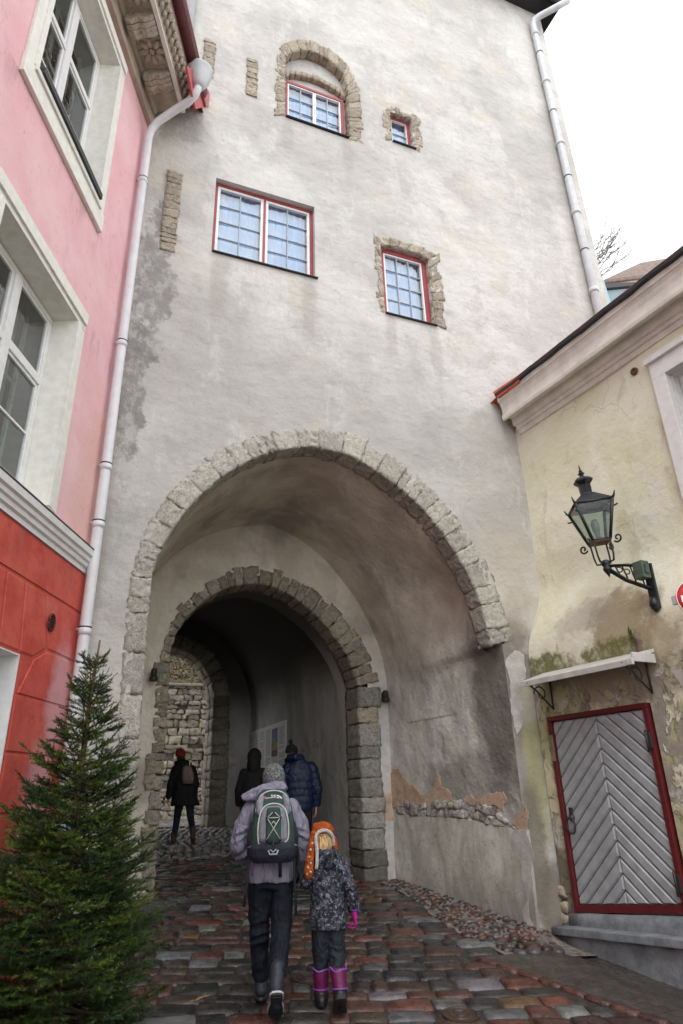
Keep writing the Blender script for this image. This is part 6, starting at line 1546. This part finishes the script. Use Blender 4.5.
for x, y, z in ((-.165, -.115, 1.13), (-.178, -.120, 1.075), (-.165, -.122, 1.03), (-.190, -.130, 1.0), (-.168, -.135, .965), (-.195, -.128, .95), (-.150, -.10, 1.18)): b.ball(gc.p(x, y, z), .010, 8, 6)
obj('white_spots', b, fleece, fl_)
b = MB(); gc.cap(b, [(-.075, 0, .58), (-.08, .03, .36), (-.078, .05, .22)], [.085, .070, .056]); gc.cap(b, [(.04, 0, .58), (.047, -.0, .36), (.052, -.055, .24)], [.085, .072, .056])
for z in (.48, .42, .36): gc.ell(b, (.045, -.01, z), (.076, .074, .016), 0, .2, .25)
part(child, 'trousers', b, cloth('slate_trousers', (.018, .024, .034), 1.0, 14, .65), .009, 3, None, .011, 11)
mag = simple('magenta_boot', (.115, .004, .06), .5, .15, 20); vio = simple('violet_trim', (.20, .07, .34), .5, .1); blk = simple('black_boot_rubber', (.012, .012, .014), .5, .2, 20)
b = MB(); gc.rings(b, [(-.076, .055, .06, .055, .06), (-.076, .055, .14, .058, .060), (-.078, .05, .20, .064, .064), (-.078, .05, .262, .066, .066)], 20, 2); bo = part(child, 'boot', b, mag, .008, 2)
b = MB(); b.tube([gc.p(-.078+.064*cos(a), .05+.064*sin(a), .256+.012*sin(a)+.006*sin(4*a)) for a in [2*pi*i/24 for i in range(25)]], .0085, 8); obj('violet_cuff', b, vio, bo)
b = MB(); b.tube([gc.p(-.076+.060*cos(a), .055+.062*sin(a), .115) for a in [2*pi*i/20 for i in range(21)]], .005, 8); obj('violet_strap', b, vio, bo)
b = MB(); gc.cap(b, [(-.075, .045, .060), (-.075, .13, .05), (-.075, .17, .045)], [.058, .052, .042], flat=(1, .85)); gc.rings(b, [(-.075, .10, .0, .050, .118), (-.075, .10, .05, .052, .12)]); gc.rings(b, [(-.076, .055, .06, .060, .064), (-.076, .055, .10, .061, .065)], 20, 2); part(bo, 'rubber_foot', b, blk, .008, 2)
def tilt(L):        # the heel is lifted: lean the shaft forward over the toe
    return [(x, y, z, rx, ry) for x, y, z, rx, ry in L]
b = MB(); gc.rings(b, tilt([(.058, -.125, .125, .056, .056), (.056, -.10, .17, .060, .060), (.053, -.075, .23, .066, .066), (.052, -.06, .280, .067, .067)]), 20, 2); bo = part(child, 'boot', b, mag, .008, 2)
b = MB(); b.tube([gc.p(.052+.065*cos(a), -.06+.065*sin(a), .276+.014*sin(a)+.006*sin(4*a)) for a in [2*pi*i/24 for i in range(25)]], .0085, 8); obj('violet_cuff', b, vio, bo)
b = MB(); b.tube([gc.p(.057+.060*cos(a), -.115+.060*sin(a), .142-.012*sin(a)) for a in [2*pi*i/20 for i in range(21)]], .006, 8); obj('violet_strap', b, vio, bo)
b = MB(); gc.cap(b, [(.057, -.118, .125), (.058, -.135, .10), (.06, -.075, .045), (.063, -.02, .012)], [.060, .058, .054, .044], flat=(1, 1)); rf_ = part(bo, 'rubber_foot', b, blk, .008, 2)
gm_p = gc.p; a = sole_pts(.059, -.205, .115, 0, .185, -.155, (-.012, -.014), 1.15); b = MB(); b.prism(a, gc.M @ V((0, .03, .03))); part(bo, 'sole', b, simple('worn_rubber', (.02, .02, .022), .7, .3, 30), .006, 1)
b = MB(); fingers(gc, b, (.207, .0, .650), (.212, .01, .57), (-.2, 1, 0), (-1, 0, 0), 1.0, 1.0); gc.cap(b, [(.204, .0, .68), (.207, 0, .64)], [.036, .036]); gc.ell(b, (.210, .0, .605), (.024, .042, .042)); gl = part(child, 'glove', b, simple('pink_glove', (.34, .008, .18), .7), .006, 2)
b = MB(); b.tube([gc.p(.204+.034*cos(a), .034*sin(a), .662) for a in [2*pi*i/16 for i in range(17)]], .010, 6); obj('glove_cuff', b, simple('violet_glove', (.16, .03, .40), .7), gl)
b = MB(); fingers(gc, b, (-.208, .04, .90), (-.225, .05, .965), (.5, -1, 0), (0, 1, 0), 1.0, .7); gc.cap(b, [(-.206, .035, .885), (-.21, .04, .91)], [.036, .032]); part(child, 'mitten', b, cloth('dark_mitten', (.014, .015, .02), .5), .007, 2)

# ---- person with the red hat far up the passage
gw = Fig((2.29, 13.93), radians(9))
J = dict(pelvis=(-.05, 0, .90), chest=(-.09, .05, 1.20), neck=(-.13, .09, 1.42), head=(-.175, .14, 1.56), shL=(-.25, .05, 1.34), shR=(.06, .05, 1.34), elL=(-.32, .02, 1.06), elR=(.15, .03, 1.06), wrL=(-.345, .08, .83), wrR=(.13, .13, .86), handL=(-.36, .10, .73), handR=(.12, .16, .76), palmL=(1, 0, 0), thumbL=(.2, 1, 0),
         hipL=(-.13, 0, .86), hipR=(.04, 0, .86), knL=(-.16, .15, .47), knR=(.09, -.02, .48), anL=(-.20, .17, .11), anR=(.15, -.34, .18), toeL=(-.21, .32, .07), toeR=(.16, -.22, .02))
wo = person(gw, J, 'person in a black parka and red hat walking away through the far arch', .95, None, -.5, ('L', 'R'), .010)
blackc = cloth('black_parka', (.010, .010, .012), .8, 8, .75)
b = MB(); gw.rings(b, [(-.03, 0, .685, .275, .16), (-.035, 0, .78, .255, .16), (-.05, 0, .95, .215, .15), (-.08, .03, 1.15, .20, .14), (-.095, .05, 1.30, .20, .13), (-.105, .06, 1.38, .16, .11), (-.13, .08, 1.45, .09, .09)])
gw.cap(b, [(-.25, .05, 1.33), (-.32, .02, 1.06), (-.345, .07, .86)], [.088, .075, .058]); gw.cap(b, [(.06, .05, 1.33), (.15, .03, 1.06), (.135, .12, .88)], [.088, .075, .058]); gw.cap(b, [(-.22, .06, 1.45), (-.13, .0, 1.47), (-.04, .06, 1.45)], [.05, .07, .05])
part(wo, 'parka', b, blackc, .013, 3, None, .012, 8)
b = MB(); gw.rings(b, [(-.175, .13, 1.585, .10, .112), (-.175, .13, 1.64, .105, .117), (-.18, .125, 1.70, .085, .095), (-.18, .125, 1.735, .03, .03)]); part(wo, 'red_hat', b, cloth('red_knit', (.28, .022, .025), .8, 30), .011, 2)
b = MB(); gw.ell(b, (-.16, .09, 1.53), (.085, .085, .09)); part(wo, 'hair', b, cloth('brown_hair', (.045, .025, .016), .8, 30), .010, 2)
b = MB(); gw.cap(b, [(-.13, 0, .86), (-.16, .15, .47), (-.198, .17, .14)], [.095, .068, .052]); gw.cap(b, [(.04, 0, .86), (.09, -.02, .48), (.148, -.31, .23)], [.095, .068, .052]); part(wo, 'jeans', b, cloth('dark_jeans', (.016, .021, .035), .8, 12), .012, 3)
tanb = simple('ochre_boot', (.07, .045, .028), .7, .2)
for an, toe in (((-.20, .17, .10), (-.21, .33, .065)), ((.148, -.345, .18), (.16, -.21, .03))):
    b = MB(); gw.cap(b, [tuple(V(an)+V((0, 0, .10))), an], [.058, .052]); gw.cap(b, [tuple(V(an)-V((0, .02, .03))), tuple(V(an).lerp(V(toe), .5)-V((0, 0, .02))), toe], [.048, .046, .038], flat=(1, .85)); part(wo, 'boot', b, tanb, .010, 2)
bk = thing('small_backpack', 'small beige backpack on the back of the person with the red hat', 'backpack', gw.p(.0, -.15, 1.1))
b = MB(); gw.rings(b, [(-.0, -.16, 1.07, .095, .07), (-.0, -.175, 1.12, .115, .085), (-.015, -.16, 1.27, .11, .08), (-.03, -.13, 1.37, .08, .06), (-.035, -.12, 1.40, .04, .03)], 22, 2.8); part(bk, 'bag_body', b, cloth('beige_canvas', (.26, .19, .15), .5, 12), .011, 3)
b = MB(); gw.rings(b, [(-.0, -.245, 1.10, .07, .025), (-.0, -.25, 1.14, .08, .03), (-.01, -.24, 1.22, .075, .028)], 18, 3); part(bk, 'front_pocket', b, cloth('beige_pocket', (.22, .16, .13), .5, 12), .009, 2)
b = MB()
for s_ in (-1, 1): b.tube(smooth([gw.p(-.03+s_*.07, -.10, 1.38), gw.p(-.06+s_*.10, -.02, 1.47), gw.p(-.08+s_*.12, .12, 1.40), gw.p(-.08+s_*.12, .19, 1.2), gw.p(-.03+s_*.17, .05, 1.08), gw.p(0+s_*.1, -.12, 1.1)], 20), .016, 6, flat=(1, .4))
obj('strap', b, cloth('dark_webbing', (.03, .028, .028), .3), bk)

# ---- person in the navy puffer coat
gb = Fig((3.40, 10.9), radians(14))
J = dict(pelvis=(.17, 0, .98), chest=(.18, .02, 1.38), neck=(.12, .05, 1.60), head=(.05, .09, 1.745), shL=(-.01, .02, 1.50), shR=(.36, .02, 1.50), elL=(-.08, .02, 1.20), elR=(.45, .0, 1.18), wrL=(-.05, .15, .98), wrR=(.44, .05, .90), handL=(-.03, .22, .92), handR=(.43, .07, .79),
         hipL=(.08, 0, .94), hipR=(.27, 0, .94), knL=(.08, .04, .52), knR=(.28, .02, .52), anL=(.07, .0, .10), anR=(.29, 0, .10), toeL=(.05, .17, .05), toeR=(.31, .16, .05))
bl_ = person(gb, J, 'person in a navy puffer coat and dark bobble hat standing before the notice', 1.05, None, -.35, ('R',), .010)
b = MB(); z = .86; L_ = []
prof = [(.86, .205, .15), (.98, .225, .165), (1.2, .235, .165), (1.38, .245, .165), (1.47, .245, .15), (1.55, .19, .125), (1.62, .10, .10)]
def pr(z):
    for a, c in zip(prof, prof[1:]):
        if a[0] <= z <= c[0]: f = (z-a[0])/(c[0]-a[0]); return a[1]+(c[1]-a[1])*f, a[2]+(c[2]-a[2])*f
    return prof[-1][1:]
for i in range(61):
    z = .86+.76*i/60; rx, ry = pr(z); q = abs(sin(pi*(z-.86)/.105)); q = .955+.055*q**.6; L_.append((.175, .01, z, rx*q, ry*q))
gb.rings(b, L_, 28); 
def puff(pts, rad, n=30):
    P_ = resample([V(q) for q in pts], n); out = []; rr = []
    for i, q in enumerate(P_):
        f = i/(n-1)*(len(rad)-1); i0 = min(int(f), len(rad)-2); r = rad[i0]+(rad[i0+1]-rad[i0])*(f-i0); rr.append(r*(.93+.08*abs(sin(pi*i/5))**.6)); out.append(tuple(q))
    b.tube([gb.p(*q) for q in out], rr, 14)
puff([(-.01, .02, 1.50), (-.08, .02, 1.2), (-.05, .13, 1.0)], [.112, .095, .070]); puff([(.36, .02, 1.50), (.455, .0, 1.19), (.445, .05, .93)], [.112, .096, .072]); gb.cap(b, [(0, .02, 1.50), (.36, .02, 1.50)], [.10, .10])
navyp = cloth('navy_puffer', (.006, .012, .045), .5, 12, .5, .2, .4); part(bl_, 'puffer_coat', b, navyp, .010, 1, None, .007, 12)
b = MB(); gb.cap(b, [(-.03, .08, 1.62), (.02, -.02, 1.66), (.10, -.07, 1.665), (.20, -.03, 1.64), (.24, .06, 1.60), (.12, .13, 1.58), (-.03, .08, 1.62)], [.045, .06, .07, .06, .045, .04, .045]); part(bl_, 'hood', b, navyp, .011, 3)
b = MB(); gb.rings(b, [(.05, .08, 1.735, .105, .115), (.05, .08, 1.78, .108, .118), (.045, .08, 1.84, .085, .095), (.04, .08, 1.875, .03, .03)]); gb.ell(b, (.03, .08, 1.915), (.038, .038, .042)); part(bl_, 'bobble_hat', b, cloth('dark_knit', (.014, .013, .014), .8, 40), .009, 2)
b = MB(); gb.cap(b, [(.08, 0, .94), (.08, .04, .52), (.07, 0, .12)], [.115, .085, .065]); gb.cap(b, [(.27, 0, .94), (.28, .02, .52), (.29, 0, .12)], [.115, .085, .065]); part(bl_, 'trousers', b, cloth('black_trousers', (.010, .010, .013), .7, 10), .013, 3)
for an, toe in (((.07, 0, .08), (.05, .18, .045)), ((.29, 0, .08), (.31, .17, .045))):
    b = MB(); gb.cap(b, [tuple(V(an)+V((0, 0, .06))), an], [.058, .055]); gb.cap(b, [tuple(V(an)-V((0, .03, .03))), toe], [.05, .042], flat=(1, .85)); part(bl_, 'shoe', b, blk, .011, 2)

# ---- person in the black hood
gh = Fig((3.06, 11.6), radians(20))
J = dict(pelvis=(-.06, 0, .92), chest=(-.06, .02, 1.28), neck=(-.05, .05, 1.47), head=(-.04, .08, 1.63), shL=(-.22, .0, 1.40), shR=(.10, .02, 1.40), elL=(-.30, .02, 1.12), elR=(.17, .04, 1.12), wrL=(-.31, .12, .90), wrR=(.10, .2, 1.0), handL=(-.31, .16, .80), handR=(.08, .25, .94), palmL=(1, 0, 0),
         hipL=(-.14, 0, .88), hipR=(.03, 0, .88), knL=(-.14, .04, .48), knR=(.03, .03, .48), anL=(-.14, 0, .10), anR=(.03, 0, .10), toeL=(-.15, .16, .05), toeR=(.05, .16, .05))
hp = person(gh, J, 'person in a long black hooded coat standing left of the navy coat by the notice', .97, None, .9, ('L', 'R'), .010)
b = MB(); gh.rings(b, [(-.06, 0, .62, .215, .155), (-.06, 0, .80, .21, .155), (-.06, 0, 1.0, .195, .145), (-.06, .01, 1.2, .19, .14), (-.06, .01, 1.36, .185, .125), (-.055, .03, 1.46, .12, .095), (-.05, .04, 1.52, .085, .085)])
gh.cap(b, [(-.22, 0, 1.39), (-.30, .02, 1.12), (-.312, .11, .93)], [.085, .075, .058]); gh.cap(b, [(.10, .02, 1.39), (.17, .04, 1.12), (.11, .18, 1.0)], [.085, .075, .058]); part(hp, 'coat', b, cloth('long_black_coat', (.009, .009, .010), .8, 8, .8), .013, 3)
b = MB(); gh.ell(b, (-.06, .06, 1.655), (.125, .13, .145)); gh.cap(b, [(-.06, .02, 1.56), (-.06, 0, 1.48)], [.12, .12]); hd_ = remesh(b, .011, 3); keep = MB()
fdir = gh.M @ V((sin(.9), cos(.9), 0)); hc = gh.p(-.04, .08, 1.635)
vs2 = [v for v in hd_.v]; fs2 = [f for f in hd_.f if not ((sum((vs2[i] for i in f), V((0, 0, 0)))/len(f)-hc).dot(fdir) > .075 and abs((sum((vs2[i] for i in f), V((0, 0, 0)))/len(f)).z-hc.z) < .10)]
keep.add(vs2, fs2, 0, True); obj('hood', keep, cloth('black_hood', (.009, .009, .010), .7, 8, .8), hp)
b = MB(); gh.cap(b, [(-.14, 0, .88), (-.14, .04, .48), (-.14, 0, .12)], [.10, .075, .058]); gh.cap(b, [(.03, 0, .88), (.03, .03, .48), (.03, 0, .12)], [.10, .075, .058]); part(hp, 'trousers', b, cloth('dark_trousers', (.010, .010, .013), .7, 10), .013, 3)
for an, toe in (((-.14, 0, .08), (-.15, .17, .045)), ((.03, 0, .08), (.05, .17, .045))):
    b = MB(); gh.cap(b, [tuple(V(an)+V((0, 0, .06))), an], [.055, .052]); gh.cap(b, [tuple(V(an)-V((0, .03, .03))), toe], [.047, .04], flat=(1, .85)); part(hp, 'shoe', b, blk, .011, 2)
